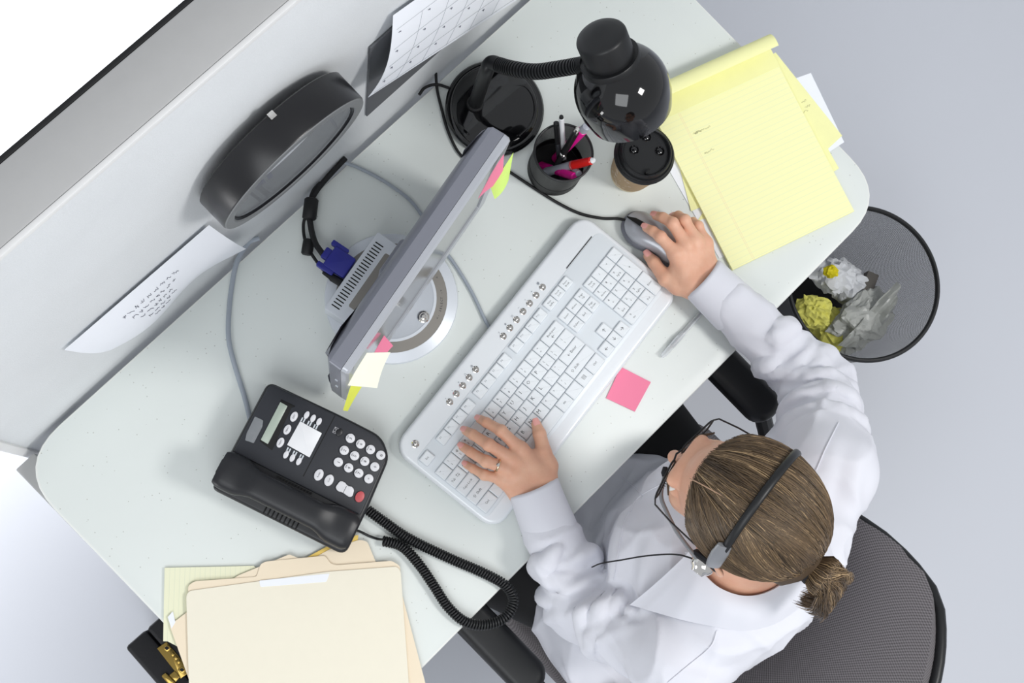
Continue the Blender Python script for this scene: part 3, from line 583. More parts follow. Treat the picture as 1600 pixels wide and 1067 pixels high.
path = spline([ll(P(778, 101, .182)), ll(P(800, 107, .20)), ll(P(835, 112, .235)), ll(P(870, 108, .27)), ll(P(905, 102, .305)), ll(P(915, 100, .315))], 60)
rr = [.0112 if i % 8 < 5 else .0082 for i in range(len(path))]
MB().tube(path, rr, 16).build('gooseneck', 'black', lamp, smooth=25)
axis = nrm([.0, .052, .065]); dc = np.array(ll(P(972, 140, .29)))
up3 = Vector(axis); Rm = up3.to_track_quat('Z', 'X').to_matrix().to_4x4(); Tm = Matrix.Translation(dc) @ Rm
Rd = .064; prof_ = [(Rd * .90, -.040), (Rd * .985, -.018)] + [(Rd * math.cos(math.radians(t)), Rd * math.sin(math.radians(t))) for t in range(-8, 58, 6)]
m2 = MB(); m2.T = Tm; inner = [(r - .0015, z - .0008) for r, z in reversed(prof_)]; m2.lathe(prof_ + inner, 64, cap0=False, cap1=True); m2.build('lamp_shade', 'blackgloss', lamp)
m2 = MB(); m2.T = Tm; m2.lathe([(.034, .046), (.0395, .047), (.040, .058), (.039, .060), (.033, .060)], 48, cap0=False, cap1=True); m2.build('shade_collar', 'black', lamp)
m2 = MB(); m2.T = Tm; m2.lathe([(.0335, .058), (.0335, .094), (.0325, .0965), (.030, .099), (.022, .1015), (.010, .1030), (.001, .1032)], 48); m2.build('socket_cap', 'black', lamp)
m2 = MB(); m2.T = Tm; m2.lathe([(.001, -.026), (.010, -.025), (.022, -.012), (.027, .006), (.018, .030), (.012, .040)], 24); m2.build('bulb', 'white', lamp)
cc = Tm @ Vector((0, 0, .053)); gp = Vector(ll(P(905, 102, .305))); MB().tube([gp, gp.lerp(cc, .6)], .009, 12).build('joint', 'black', lamp)
# ================================================================ PENCIL CUP
CP = P(865, 266, 0); pc = thing('pencil_cup', 'black wire mesh pencil cup beside the lamp base', 'pencil cup', CP); ch = .098
MB().lathe([(.0395, .004), (.0415, .05), (.0425, ch - .004)], 64, cap0=False, cap1=False).build('mesh_wall', 'cupwire', pc)
MB().lathe([(.001, .0005), (.040, .0005), (.041, .004), (.040, .006), (.001, .006)], 48).build('bottom', 'blackmatte', pc)
MB().lathe([(.0405, .006), (.0412, .006), (.0412, .03), (.0405, .03)], 48, cap0=False, cap1=False).build('lower_band', 'blackmatte', pc)
m2 = MB(); rs = [[((.0428 + .0018 * math.cos(t)) * math.cos(a), (.0428 + .0018 * math.cos(t)) * math.sin(a), ch - .002 + .0022 * math.sin(t)) for a in np.linspace(0, 2 * PI, 56, endpoint=False)] for t in np.linspace(0, 2 * PI, 8, endpoint=False)]
ringloft(m2, rs); m2.build('rim', 'black', pc)
def pen(name, label, tip, foot, segs, group=None, clip=None):
    A, B = np.array(tip, float), np.array(foot, float); d = nrm(B - A); L = np.linalg.norm(B - A); o = thing(name, label, 'pen', B)
    for (t0, t1, r0, r1, m, nm) in segs:
        e = min(.0012, (t1 - t0) * L * .3); s0, s1 = A + d * L * t0 - B, A + d * L * t1 - B
        MB().tube([s0, s0 + d * e, s1 - d * e, s1], [r0 * .7, r0, r1, r1 * .7], 14).build(nm, m, o)
    if clip:
        n_ = nrm(np.cross(d, [0, 0, 1.])); off = nrm(np.cross(n_, d)) * clip[1]; off = off if off[2] > 0 else -off
        MB().tube([A + d * .004 - B + off * .9, A + d * .008 - B + off * 1.25, A + d * .036 - B + off * 1.15], .0012, 6).build('clip', clip[0], o)
    return o
def cin(dx, dy, z=.008): return CP + np.array([dx, dy, z])
pen('pen', 'white stick pen with black end standing in the pencil cup', P(877, 181, .140), cin(.010, -.012), [(0, .04, .0030, .0034, 'black', 'end_plug'), (.04, 1, .0038, .0038, 'white', 'barrel')])
pen('pen', 'thin black pen leaning left in the pencil cup', P(869, 191, .118), cin(-.006, -.020), [(0, .35, .0042, .0042, 'black', 'cap'), (.35, 1, .0038, .0036, 'charcoal', 'barrel')], clip=('black', .005))
pen('pen', 'black pen with silver clip ring crossing the middle of the pencil cup', P(903, 201, .128), cin(-.022, -.006), [(0, .06, .0036, .0042, 'chrome', 'end_ring'), (.06, .45, .0050, .0052, 'black', 'cap'), (.45, .48, .0055, .0055, 'chrome', 'band'), (.48, 1, .0048, .0044, 'black', 'barrel')], clip=('black', .006))
pen('highlighter', 'magenta highlighter with grey cap under the lamp shade', P(917, 197, .132), cin(.012, .010), [(0, .12, .0060, .0068, 'greypen', 'cap'), (.12, .62, .0072, .0072, 'magenta', 'barrel'), (.62, 1, .0070, .0068, 'magenta', 'lower_barrel')])
pen('marker', 'red capped marker with grey barrel leaning over the cup rim', P(929, 250, .106), cin(-.020, .004, .028), [(0, .06, .0035, .0045, 'white', 'end_tip'), (.06, .42, .0058, .0072, 'redpen', 'cap'), (.42, .46, .0074, .0074, 'red', 'band'), (.46, 1, .0068, .0066, 'greypen', 'barrel')])
pen('highlighter', 'short magenta highlighter low against the near wall of the cup', P(898, 276, .082), cin(-.012, .018, .010), [(0, .35, .0058, .0064, 'magenta', 'cap'), (.35, 1, .0062, .006, 'magenta', 'barrel')])
pen('pen', 'pale grey capped pen low beside the magenta highlighter', P(905, 272, .084), cin(.018, .010, .010), [(0, .3, .0050, .0054, 'greypen', 'cap'), (.3, 1, .0046, .0046, 'black', 'barrel')])
# ================================================================ COFFEE CUP
CF = P(984, 271, 0); cf = thing('coffee_cup', 'paper coffee cup with kraft sleeve and black lid under the lamp', 'cup', CF)
MB().lathe([(.001, .004), (.0275, .004), (.0285, 0), (.030, .001), (.0400, .100), (.0405, .104)], 56).build('cup_body', 'cupwhite', cf)
MB().lathe([(.0318, .014), (.0325, .014), (.0398, .083), (.0390, .083)], 56, cap0=False, cap1=False).build('sleeve', 'kraft', cf)
m2 = MB()
for i in range(70):
    a = random.uniform(0, 2 * PI); z = random.uniform(.018, .078); w = random.uniform(.0012, .0035); h_ = random.uniform(.0008, .003); t0 = random.uniform(0, PI)
    pt = []
    for k in range(7): q_ = 2 * PI * k / 7; du = w * math.cos(q_); dv = h_ * math.sin(q_); u2 = du * math.cos(t0) - dv * math.sin(t0); v2 = du * math.sin(t0) + dv * math.cos(t0); zz = z + v2; r = .0325 + (zz - .014) * .1058 + .00025; pt.append((r * math.cos(a + u2 / r), r * math.sin(a + u2 / r), zz))
    m2.add(pt, [tuple(range(7))])
m2.build('sleeve_print', 'kraftink', cf, smooth=0)
lid = MB().lathe([(.0435, .098), (.0448, .099), (.0452, .102), (.0435, .104), (.0425, .105), (.0425, .109), (.0410, .111), (.0395, .1105), (.0385, .112), (.0375, .1175), (.0360, .119), (.0345, .1178), (.0335, .1135), (.032, .112), (.001, .1118)], 64).build('lid', 'black', cf)
for x, y in ((1010, 214), (991, 234), (1031, 236)):
    q_ = P(x, y, .113) - CF; m2 = MB().lathe([(.0068, .1115), (.0070, .1130), (.0062, .1138), (.0054, .1128), (.0050, .1122), (.0046, .1132), (.003, .1142), (.0005, .1145)], 22, c=(q_[0], q_[1], 0)); m2.build('dimple', 'blackgloss', lid)
q_ = P(1012, 268, .117) - CF; MB().slab(ell(q_[0], q_[1], .0045, .0025, 16), .112, .1192, .0003).build('sip_hole', 'groove', lid)
cl = MB(); ctr = P(1008, 238, .113) - CF
for i, chx in enumerate('CAUTION HOT'):
    aa = math.radians(22 - i * 5.2); cl.text(chx, ctr[0] + .0285 * math.cos(aa), ctr[1] + .0285 * math.sin(aa), .1124, .0042, aa - PI / 2, 0)
cl.build('embossed_lettering', 'charcoal', lid)
# ================================================================ PAPERS AND PADS
PD = P(1145, 422, .008); dr = P(1335, 330, .008) - PD; pa = math.atan2(dr[1], dr[0]); pw = np.linalg.norm(dr)
tl = P(1036, 128, .008); plen = .315
pd = Frame((PD + P(1335, 330, .008)) / 2, pa)
def pad_sheet(name, label, o, rz, w, ln, z, m='pad', curl=0, hw_=None):
    t = thing(name, label, 'notepad', (o[0], o[1], DESK + z), rz); return t
padc = (PD + P(1335, 330, .008)) / 2; padc[2] = DESK + .0022
pad = thing('legal_pad', 'top yellow ruled legal pad with its pages rolled over the far end', 'notepad', padc, pa)
Lp = float(np.linalg.norm((P(1203, 62, .012) - P(1335, 330, .012)))) 
MB().slab([(pw / 2, Lp), (-pw / 2, Lp), (-pw / 2, 0), (pw / 2, 0)], 0, .0052, .0004).build('page_block', 'padback', pad)
def flat(u, v):
    return (-pw / 2 + pw * u, .0003 + (Lp - .002) * v, .0058 + .002 * max(0, v - .8))
MB().sheet(flat, 3, 10, .0003).build('top_page', 'pad', pad)
def roll(u, v):
    a = -PI / 2 + v * PI * 1.25; r = .0155; y = Lp - .012; 
    if v < .25: return (-pw / 2 + pw * u + .001, Lp - .045 + .033 * (v / .25), .0064 + .0012 * v)
    t = (v - .25) / .75; a = -PI / 2 + t * PI * 1.15
    return (-pw / 2 + pw * u + .001, y + r * 1.05 * math.cos(a), .0068 + r + r * math.sin(a))
MB().sheet(roll, 3, 28, .0008).build('rolled_pages', 'padback', pad, smooth=70)
def scribble(n_, x, y, z, w, h, rot, seed, parent=None, m='pencilink', loc=None, rz=0, r=.00018):
    rs_ = np.random.default_rng(seed); pts = []; t = np.linspace(0, 1, n_); c, s = math.cos(rot), math.sin(rot)
    for i, k in enumerate(t):
        u = w * (k - .5); v = h * (rs_.uniform(-.5, .5)); pts.append((x + u * c - v * s, y + u * s + v * c, z))
    return MB().tube(spline(pts, 2), r, 4)
for (x, y, w, sd_) in ((1097, 203, .030, 1), (1108, 236, .018, 2), (1090, 206, .012, 5)):
    q_ = Frame(padc, pa).px(x, y, .009); scribble(22, q_[0], q_[1], .0062, w, .004, 0.02, sd_).build('handwriting', 'pencilink', pad)
def polysheet(name, label, pts, h, th, m, cat='paper', edge=None, r=0., parent=None, bev=0.):
    q = [P(x, y, h) for x, y in pts]; c = sum(q) / len(q); rel = [((p - c)[0], (p - c)[1]) for p in q]
    ar = sum(rel[i][0] * rel[(i + 1) % len(rel)][1] - rel[(i + 1) % len(rel)][0] * rel[i][1] for i in range(len(rel)))
    if ar < 0: rel = rel[::-1]
    if r: rel = rounded(rel, r, 3)
    if parent is not None: return MB().slab([(a + c[0] - parent.location[0], b + c[1] - parent.location[1]) for a, b in rel], DESK + h - th - parent.location[2], DESK + h - parent.location[2], bev, botbev=0).build(name, m, parent, smooth=30)
    o = MB().slab(rel, -th, 0, bev, botbev=0).build(name, m, None, (c[0], c[1], DESK + h), smooth=30); return tag(o, label, cat)
polysheet('paper_sheet', 'white sheet lying under the left side of the legal pad', [(1040, 256), (1196, 190), (1280, 330), (1124, 404)], .0008, .0004, 'paper')
fan = polysheet('paper_sheet', 'yellow sheet fanned out from under the pad, pencilled near its edge', [(1212, 82), (1316, 212), (1292, 234), (1265, 250), (1080, 330), (1040, 180)], .0021, .0004, 'padback')
polysheet('paper_sheet', 'second yellow sheet with only its corner showing below the pencilled one', [(1230, 120), (1311, 263), (1300, 270), (1090, 345)], .0015, .0004, 'padback')
polysheet('paper_sheet', 'pale white sheet sticking out past the right edge of the desk', [(1238, 124), (1267, 114), (1319, 222), (1292, 240), (1200, 200)], .0013, .0003, 'paper')
m2 = MB(); q0 = P(1259, 166, .0024)
for i, (x, y) in enumerate(((1256, 158), (1262, 166), (1258, 174))):
    q_ = P(x, y, .0024) - q0; t_ = scribble(10, q_[0], q_[1], 0, .010, .003, pa, 20 + i); m2.add(t_.v, t_.f)
m2.build('handwriting', 'pencilink', fan, tuple(q0 - np.array(fan.location)))
# left folders
h0 = .0012
t = polysheet('ruled_pad', 'pale yellow ruled pad sticking out on the left below the folders', [(257, 887), (396, 884), (560, 1010), (470, 1110), (262, 1002), (255, 1002)], .004, .0032, 'paleruled', 'notepad')
polysheet('loose_sheet', 'golden yellow sheet under the folders by the telephone', [(540, 838), (560, 836), (556, 870), (470, 892), (466, 878)], .0055, .0005, 'orange')
A = polysheet('manila_folder', 'manila folder rotated at the bottom of the pile, its tab beside the yellow sheet', [(515, 858), (562, 843), (574, 846), (588, 880), (600, 960), (500, 1000), (440, 900)], .0066, .0008, 'manila', 'folder', r=.004)
t = polysheet('manila_folder', 'second manila folder whose left edge and lower right corner show', [(265, 977), (290, 958), (372, 899), (452, 866), (469, 873), (520, 880), (622, 905), (668, 1080), (640, 1300), (322, 1300), (300, 1075)], .0078, .0008, 'manila', 'folder', r=.003)
polysheet('label_strip', '', [(262, 964), (270, 955), (274, 972), (268, 982)], .0079, .0003, 'paper', parent=t)
top = thing('manila_folder', 'topmost manila folder with a white label strip along its tab', 'folder', P(460, 1000, .009))
polysheet('back_leaf', '', [(297, 1290), (294, 915), (304, 908), (401, 901), (407, 881), (416, 877), (508, 868), (516, 880), (524, 883), (612, 876), (625, 884), (652, 1290)], .0094, .0007, 'manila', parent=top, r=.004)
polysheet('front_leaf', '', [(302, 1290), (291, 930), (296, 923), (506, 894), (514, 893), (620, 885), (626, 892), (655, 1290)], .0112, .0007, 'manila2', parent=top, r=.004)
polysheet('label', 'white label strip', [(405, 907), (407, 917), (510, 909), (515, 896)], .0115, .0003, 'paper', parent=top, r=.002)
# pink note and pen
polysheet('sticky_note', 'square pink sticky note alone on the desk below the keyboard', [(970, 573), (1017, 597), (992, 643), (947, 622)], .0014, .0010, 'pink', 'sticky note')
A, B = P(1034, 558, .005), P(1112, 470, .0055); bp = thing('ballpoint_pen', 'clear capped ballpoint pen lying by the shirt cuff on the desk', 'pen', (A + B) / 2); d = B - A; c0 = (A + B) / 2
MB().tube([A - c0, A + d * .05 - c0, A + d * .30 - c0, A + d * .42 - c0], [.002, .0044, .0050, .0048], 12).build('cap', 'clear', bp)
MB().tube([A + d * .06 - c0, A + d * .16 - c0, A + d * .2 - c0], [.0006, .0016, .0034], 10).build('tip', 'chrome', bp)
MB().tube([A + d * .21 - c0, A + d * .31 - c0], [.0036, .0036], 10).build('grip', 'black', bp)
MB().tube([A + d * .2 - c0, A + d * 1. - c0], [.0040, .0040], 12).build('barrel', 'clear', bp)
MB().tube([A + d * .2 - c0, A + d * .95 - c0], [.0014, .0014], 8).build('ink_tube', 'charcoal', bp)
MB().tube([A + d * .0 - c0 + [.0, .003, .004], A + d * .35 - c0 + [0, .004, .004]], [.0012, .0012], 6).build('clip', 'clear', bp)
# ================================================================ ON THE PARTITION
def pw_(x, y, d): p = PYW(x, y, WY - d); return p
cy = WY; dpt = .044
fl, fr_ = PYW(350, 345, WY - dpt), PYW(562, 133, WY - dpt); ccx = (fl[0] + fr_[0]) / 2; crr = (fr_[0] - fl[0]) / 2 + .004
ccz = DESK + .412
clk = thing('wall_clock', 'round black wall clock hanging on the grey partition', 'clock', (ccx - .003, WY - .008, ccz - .004)); clk.rotation_euler = (math.radians(3.8), 0, 0)
def ydisc(prof, n=64, **k): m = MB(); m.T = Matrix.Rotation(PI / 2, 4, 'X'); m.lathe(prof, n, **k); return m
crr = .112
ydisc([(crr - .003, .001), (crr, .003), (crr, dpt - .002), (crr - .001, dpt), (crr - .014, dpt + .0008), (crr - .018, dpt - .002), (crr - .019, .012)], cap1=False).build('case', 'clockblack', clk)
ydisc([(crr - .001, dpt), (crr - .002, dpt + .0012), (crr - .014, dpt + .0016), (crr - .016, dpt)], cap0=False, cap1=False).build('bezel', 'clockgrey', clk)
dial = ydisc([(.001, .012), (crr - .019, .012), (crr - .019, .016), (.001, .016)]).build('dial', 'clockdial', clk)
for i in range(12):
    a = PI / 2 - (i + 1) * PI / 6; m2 = MB(); m2.T = Matrix.Rotation(PI / 2, 4, 'X'); m2.text(str(i + 1), .070 * math.cos(a), .070 * math.sin(a), .0164, .017, 0, 0); m2.build('numeral', 'ink', dial)
for ang, ln, w in ((35, .045, .0022), (-70, .065, .0015)):
    m2 = MB(); m2.T = Matrix.Rotation(PI / 2, 4, 'X') @ Matrix.Rotation(math.radians(ang), 4, 'Z'); m2.box(-.008, -w, .018, ln, w, .019); m2.build('hand', 'ink', clk)
ydisc([(.001, dpt - .004), (crr - .019, dpt - .004), (crr - .019, dpt - .003), (.001, dpt - .003)]).build('glass', 'pane', clk)
m2 = MB(); m2.box(-.004, -.010, crr - .001, .004, -.002, crr + .006); m2.build('hanger', 'chrome', clk)
def wall_sheet(name, label, cs, m, nu=14, nv=10, bulge=None, cat='paper', marks=None):
    a, b, c, d = [np.array(p) for p in cs]      # top-left, top-right, bottom-right, bottom-left
    def fn(u, v): p = (a * (1 - u) + b * u) * (1 - v) + (d * (1 - u) + c * u) * v; p = p.copy(); p[1] -= (bulge(u, v) if bulge else .0005); return p
    o = tag(MB().sheet(fn, nu, nv, .0004).build(name, m, smooth=70), label, cat); return o, fn
cs = [pw_(97, 543, .001), pw_(323, 348, .002), pw_(378, 382, .012), pw_(170, 543, .004)]
bl = lambda u, v: .004 + .012 * math.sin(PI * v) * (.5 + .5 * math.sin(PI * u)) + .007 * math.sin(2.2 * PI * u) * v
ns, nfn = wall_sheet('wall_note', 'white curling note sheet pinned low on the partition left of the clock', cs, 'paper', 20, 10, bl)
m2 = MB(); rs_ = np.random.default_rng(3)
for ln in range(5):
    v = .22 + ln * .11; u0 = .30 + .02 * ln; u1 = .66 - .04 * ln; k = u0
    while k < u1:
        n_ = 7; w = .02 + .02 * rs_.random(); pts = [nfn(k + w * i / n_, v + .03 * rs_.uniform(-1, 1)) + np.array([0, -.0006, 0]) for i in range(n_)]; m2.tube(pts, .00035, 4); k += w + .012
m2.build('handwriting', 'penink', ns)
cb = [PYW(606, -10, WY - .001), PYW(900, -200, WY - .001), PYW(900, -120, WY - .001), PYW(571, 180, WY - .001)]
# calendar: dark backing card flat on the wall, white page curling out
x0 = cb[3][0]; zb = cb[3][2]; zt_ = cb[0][2]
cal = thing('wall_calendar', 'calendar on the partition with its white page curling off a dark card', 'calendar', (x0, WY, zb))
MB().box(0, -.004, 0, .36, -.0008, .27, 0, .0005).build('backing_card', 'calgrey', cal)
pg_ = [PYW(614, 24, WY - .006), PYW(930, -200, WY - .006), PYW(830, -15, WY - .02), PYW(575, 152, WY - .030)]
pg_ = [p - np.array([x0, WY, zb]) for p in pg_]
def pfn(u, v):
    a, b, c, d = pg_; p = (a * (1 - u) + b * u) * (1 - v) + (d * (1 - u) + c * u) * v; p = p.copy(); p[1] -= .012 * math.sin(PI * v) * (1 - u) ** 2; return p
MB().sheet(pfn, 12, 12, .0004).build('page', 'paper', cal, smooth=70)
m2 = MB()
for i in range(1, 7): m2.tube([pfn(i / 7, v) + np.array([0, -.0007, 0]) for v in np.linspace(.16, .97, 12)], .00018, 4)
for j in range(5): m2.tube([pfn(u, .16 + .2 * j) + np.array([0, -.0007, 0]) for u in np.linspace(.02, .98, 12)], .00018, 4)
m2.build('printed_grid', 'inkpale', cal)
m2 = MB()
for i in range(7):
    for j in range(4):
        p0 = np.array(pfn(.03 + i / 7, .20 + .2 * j)); m2.tube([p0 + [0, -.001, 0], p0 + [.004, -.001, -.001], p0 + [.003, -.001, -.006]], .00035, 4)
for i in range(6):
    p0 = np.array(pfn(.18 + i * .022, .07)); m2.tube([p0 + [0, -.001, 0], p0 + [.001, -.001, -.012]], .0010, 4); m2.tube([p0 + [0, -.001, 0], p0 + [.005, -.001, -.002], p0 + [.004, -.001, -.009]], .0006, 4)
m2.build('printed_dates', 'penink', cal)
# ================================================================ WASTE BIN
BR = P(1349, 443, -.40); rt, rb_ = .145, .116; bc0 = np.array([BR[0], BR[1], 0])
bn = thing('waste_bin', 'round black wire mesh waste bin on the floor right of the desk', 'bin', bc0)
bh = DESK - .40
MB().lathe([(rb_, .004), (rt, bh - .004)], 96, cap0=False, cap1=False).build('mesh_wall', 'binwire', bn)
MB().lathe([(.001, .001), (rb_ + .002, .001), (rb_ + .002, .016), (rb_ - .001, .016), (rb_ - .001, .005), (.001, .005)], 64).build('bottom', 'blackmatte', bn)
m2 = MB(); ringloft(m2, [[((rt + .0045 * math.cos(t)) * math.cos(a), (rt + .0045 * math.cos(t)) * math.sin(a), bh + .0055 * math.sin(t)) for a in np.linspace(0, 2 * PI, 80, endpoint=False)] for t in np.linspace(0, 2 * PI, 10, endpoint=False)]); m2.build('rim', 'black', bn)
def crumple(name, label, c, r, m, seed, cat='crumpled paper', sub=4, amp=.34, sq=(1, 1, 1), group=None, mats=None):
    bm = bmesh.new(); bmesh.ops.create_icosphere(bm, subdivisions=sub, radius=1); rs = np.random.default_rng(seed); dirs = rs.normal(size=(34, 3)); dirs /= np.linalg.norm(dirs, axis=1)[:, None]; offs = rs.uniform(.62, 1., 34)
    for v in bm.verts:
        p = np.array(v.co); dt = dirs @ p; rad = min(1.15, float(np.min(np.where(dt > .05, offs / np.maximum(dt, .05), 9)))); fold = abs(float(wob(p, 5.5, seed))) + .5 * abs(float(wob(p, 12, seed + 3))); rad *= 1 - amp * .55 * (fold - .3)
        v.co = Vector(p * rad * r * np.array(sq))
    me = bpy.data.meshes.new(name); bm.to_mesh(me); bm.free(); me.materials.append(M[m]); o = bpy.data.objects.new(name, me); COL.objects.link(o); o.location = tuple(c); me.shade_smooth(); me.set_sharp_from_angle(angle=math.radians(14))
    return tag(o, label, cat, group)
def bp_(x, y, z): return P(x, y, z - DESK)
crumple('crumpled_paper', 'crumpled pale yellow paper ball in the bin, nearest the desk edge', bp_(1272, 487, .235), .046, 'crumpy', 11, amp=.7)
crumple('crumpled_paper', 'white crumpled paper ball at the far left inside the bin', bp_(1300, 432, .20), .052, 'crumpw', 12, amp=.6)
crumple('crumpled_paper', 'white crumpled paper tucked under the bright yellow scrap', bp_(1325, 440, .15), .05, 'crumpw', 15, amp=.6)
crumple('paper_scrap', 'small bright yellow crumpled scrap on top of the white paper', bp_(1298, 425, .265), .017, 'bright', 13, sub=3, amp=.6)
crumple('crumpled_paper', 'yellow crumpled paper ball half hidden under the plastic bag', bp_(1300, 510, .14), .052, 'crumpy', 16, amp=.6)
bag = crumple('plastic_bag', 'crumpled grey and white plastic bag filling the near side of the bin', bp_(1342, 502, .170), .076, 'bag', 14, 'bag', 5, .5, (1.2, .85, .7))
def shard(u, v):
    a, b, c, d = bp_(1308, 540, .19), bp_(1402, 440, .24), bp_(1400, 480, .20), bp_(1345, 548, .17); p = (a * (1 - u) + b * u) * (1 - v) + (d * (1 - u) + c * u) * v; p = p.copy(); p[2] += .010 * math.sin(7 * u + 3 * v) + .006 * math.sin(13 * v + 5 * u) + .004 * math.sin(23 * u - 9 * v); return p
MB().sheet(shard, 18, 14, .0005).build('bag_flap', 'bag', smooth=25).parent = bag
bpy.data.objects['bag_flap'].matrix_parent_inverse = Matrix.Translation(-Vector(bag.location))
q_ = MB(); q_.box(-.045, -.012, -.03, .045, .012, .03, 0, .002); tag(q_.build('card_box', 'card', None, bp_(1345, 462, .15), .4), 'dark flattened card piece between the white paper and the bag', 'card')
# ================================================================ BRIEFCASE
bA, bB, bCn = P(195, 1012, -.40), P(250, 964, -.40), P(228, 1067, -.40)
ba = math.atan2(*((bB - bA)[[1, 0]])); bs_ = thing('briefcase', 'black leatherette briefcase with brass combination lock standing on the floor by the desk', 'briefcase', (bA[0], bA[1], 0), ba)
bz = DESK - .40; bwid = .125
MB().box(0, -.44, .0, .044, 0, bz, 0, .006).build('lid', 'leather', bs_); MB().box(.0455, -.44, .0, bwid, 0, bz, 0, .006).build('body', 'leather', bs_)
BF = Frame((bA[0], bA[1], 0), ba); lk = BF.px(272, 1030, -.395)
def zb_(x, y, h=-.395): p = BF.px(180 + x / 9.12, 950 + y / 9.12, h); return p[0], p[1]
def bq(pts, z0, z1, bev, m, name, r=.001):
    q = [zb_(*p) for p in pts]; ar = sum(q[i][0] * q[(i + 1) % len(q)][1] - q[(i + 1) % len(q)][0] * q[i][1] for i in range(len(q)))
    if ar < 0: q = q[::-1]
    return MB().slab(rounded(q, r), bz + z0, bz + z1, bev).build(name, m, bs_)
bq([(590, 575), (730, 480), (1080, 900), (930, 1010)], -.001, .003, .001, 'gold', 'lock_plate')
for a_, b_ in ((735, 570), (950, 880)):
    bq([(a_ - 70, b_), (a_, b_ - 55), (a_ + 70, b_), (a_, b_ + 60)], .002, .0045, .0008, 'gold', 'lock_slide', .003); bq([(a_ - 38, b_), (a_, b_ - 30), (a_ + 38, b_), (a_, b_ + 34)], .0046, .0048, .0, 'groove', 'slide_hollow', .002)
for a_, b_ in ((820, 660), (865, 712), (905, 765)): bq([(a_ - 38, b_), (a_, b_ - 35), (a_ + 38, b_), (a_, b_ + 38)], .003, .0065, .001, 'gold', 'number_wheel', .002)
bq([(650, 965), (720, 915), (880, 1080), (800, 1140)], -.001, .006, .002, 'gold', 'latch', .003); bq([(760, 960), (850, 890), (930, 980), (860, 1060)], -.001, .004, .0015, 'gold', 'latch_hasp', .002)
# ================================================================ CHAIR
def H(x, y, h): return np.array([x, y, DESK + h])
CX = (P(1165, 600, -.06)[0] + P(785, 1015, -.06)[0]) / 2
CYY = -.405
chair = thing('office_chair', 'swivel office chair with dark grey mesh back and black padded armrests', 'chair', (CX, CYY, 0))
so = rrect(-.245, -.23, .245, .165, .08, 8); uvs = lambda c: (c[0], c[1] + c[2])
MB().slab(so, .385, .455, .025, 0, 5, .01).build('seat', 'chairfab', chair, uvf=uvs)
MB().slab(rrect(-.20, -.19, .20, .09, .08), .36, .386, .008).build('seat_pan', 'blackmatte', chair)
bt = .885; TR = P(1455, 890, bt - DESK)
half = .235; R0 = []
def backf(u, v, off=0.):          # u across, v up
    x = (u * 2 - 1); w = half * (1 - .02 * v) ; corner = 1.0
    X = x * w; y = -.142 - .02 * v - .165 * v ** 3 + .115 * x * x + off
    z = .47 + (bt - .47) * v - .050 * (abs(x) ** 4) * (v ** 3)
    return X, y, z
nu, nv = 28, 20; fr = []; bk = []
def edge(u, v):
    x = abs(u * 2 - 1); cu = .14; sx = max(0, (x - (1 - cu)) / cu); sy = max(0, (v - .80) / .2); k = math.hypot(sx, sy)
    if k > 1 and sx > 0 and sy > 0: s = 1 / k; x2 = (1 - cu) + cu * sx * s; v2 = .80 + .2 * sy * s; return (.5 + math.copysign(x2, u - .5) / 2, v2)
    return (u, v)
m2 = MB(); m2.sheet(lambda u, v: backf(*edge(u, v), off=.004 + .010 * math.sin(PI * min(1, max(0, u))) * math.sin(PI * v)), nu, nv, -.030 * -1); m2.build('backrest', 'chairfab', chair, smooth=50, uvf=lambda c: (c[0], c[2]))
rimp = [backf(*edge(u, v), off=-.005) for u, v in [(0, k / 12) for k in range(13)] + [(k / 24, 1) for k in range(1, 24)] + [(1, 1 - k / 12) for k in range(13)]]
MB().tube(rimp, .0085, 8).build('back_rim', 'black', chair, smooth=60)
for s, (x, y) in ((1, (1185, 664)), (-1, (858, 1048))):
    e = P(x, y, -.055); xx = s * (P(1165, 600, -.06)[0] - P(785, 1015, -.06)[0]) / 2; y1 = e[1] - CYY
    arm = MB().slab(rrect(xx - .030, e[1] - CYY - .01, xx + .030, y1 + .26, .028, 6), DESK - .095, DESK - .058, .014, 0, 5, .006)
    arm.build('armrest', 'black', chair)
    m2 = MB().tube([(xx, y1 + .015, DESK - .085), (xx, y1 - .05, .54), (xx * .97, y1 - .13, .43), (xx * .7, y1 - .16, .375)], .014, 10); m2.build('arm_post', 'blackmatte', chair)
MB().tube([(0, -.02, .36), (0, -.02, .12)], [.028, .028], 16).build('gas_column', 'blackmatte', chair)
MB().tube([(0, -.12, .37), (0, -.20, .385), (0, -.205, .48), (0, -.178, .60)], .018, 10).build('back_post', 'blackmatte', chair)
for i in range(5):
    a = 2 * PI * i / 5 + .3; c, s = math.cos(a), math.sin(a); MB().tube([(0, -.02, .11), (c * .15, -.02 + s * .15, .095), (c * .27, -.02 + s * .27, .07)], [.028, .022, .016], 10).build('star_leg', 'blackmatte', chair)
    m2 = MB(); m2.T = Matrix.Translation((c * .27, -.02 + s * .27, .027)) @ Matrix.Rotation(a, 4, 'Z') @ Matrix.Rotation(PI / 2, 4, 'X'); m2.lathe([(.02, -.02), (.026, -.016), (.026, .016), (.02, .02)], 18); m2.build('caster', 'black', chair)
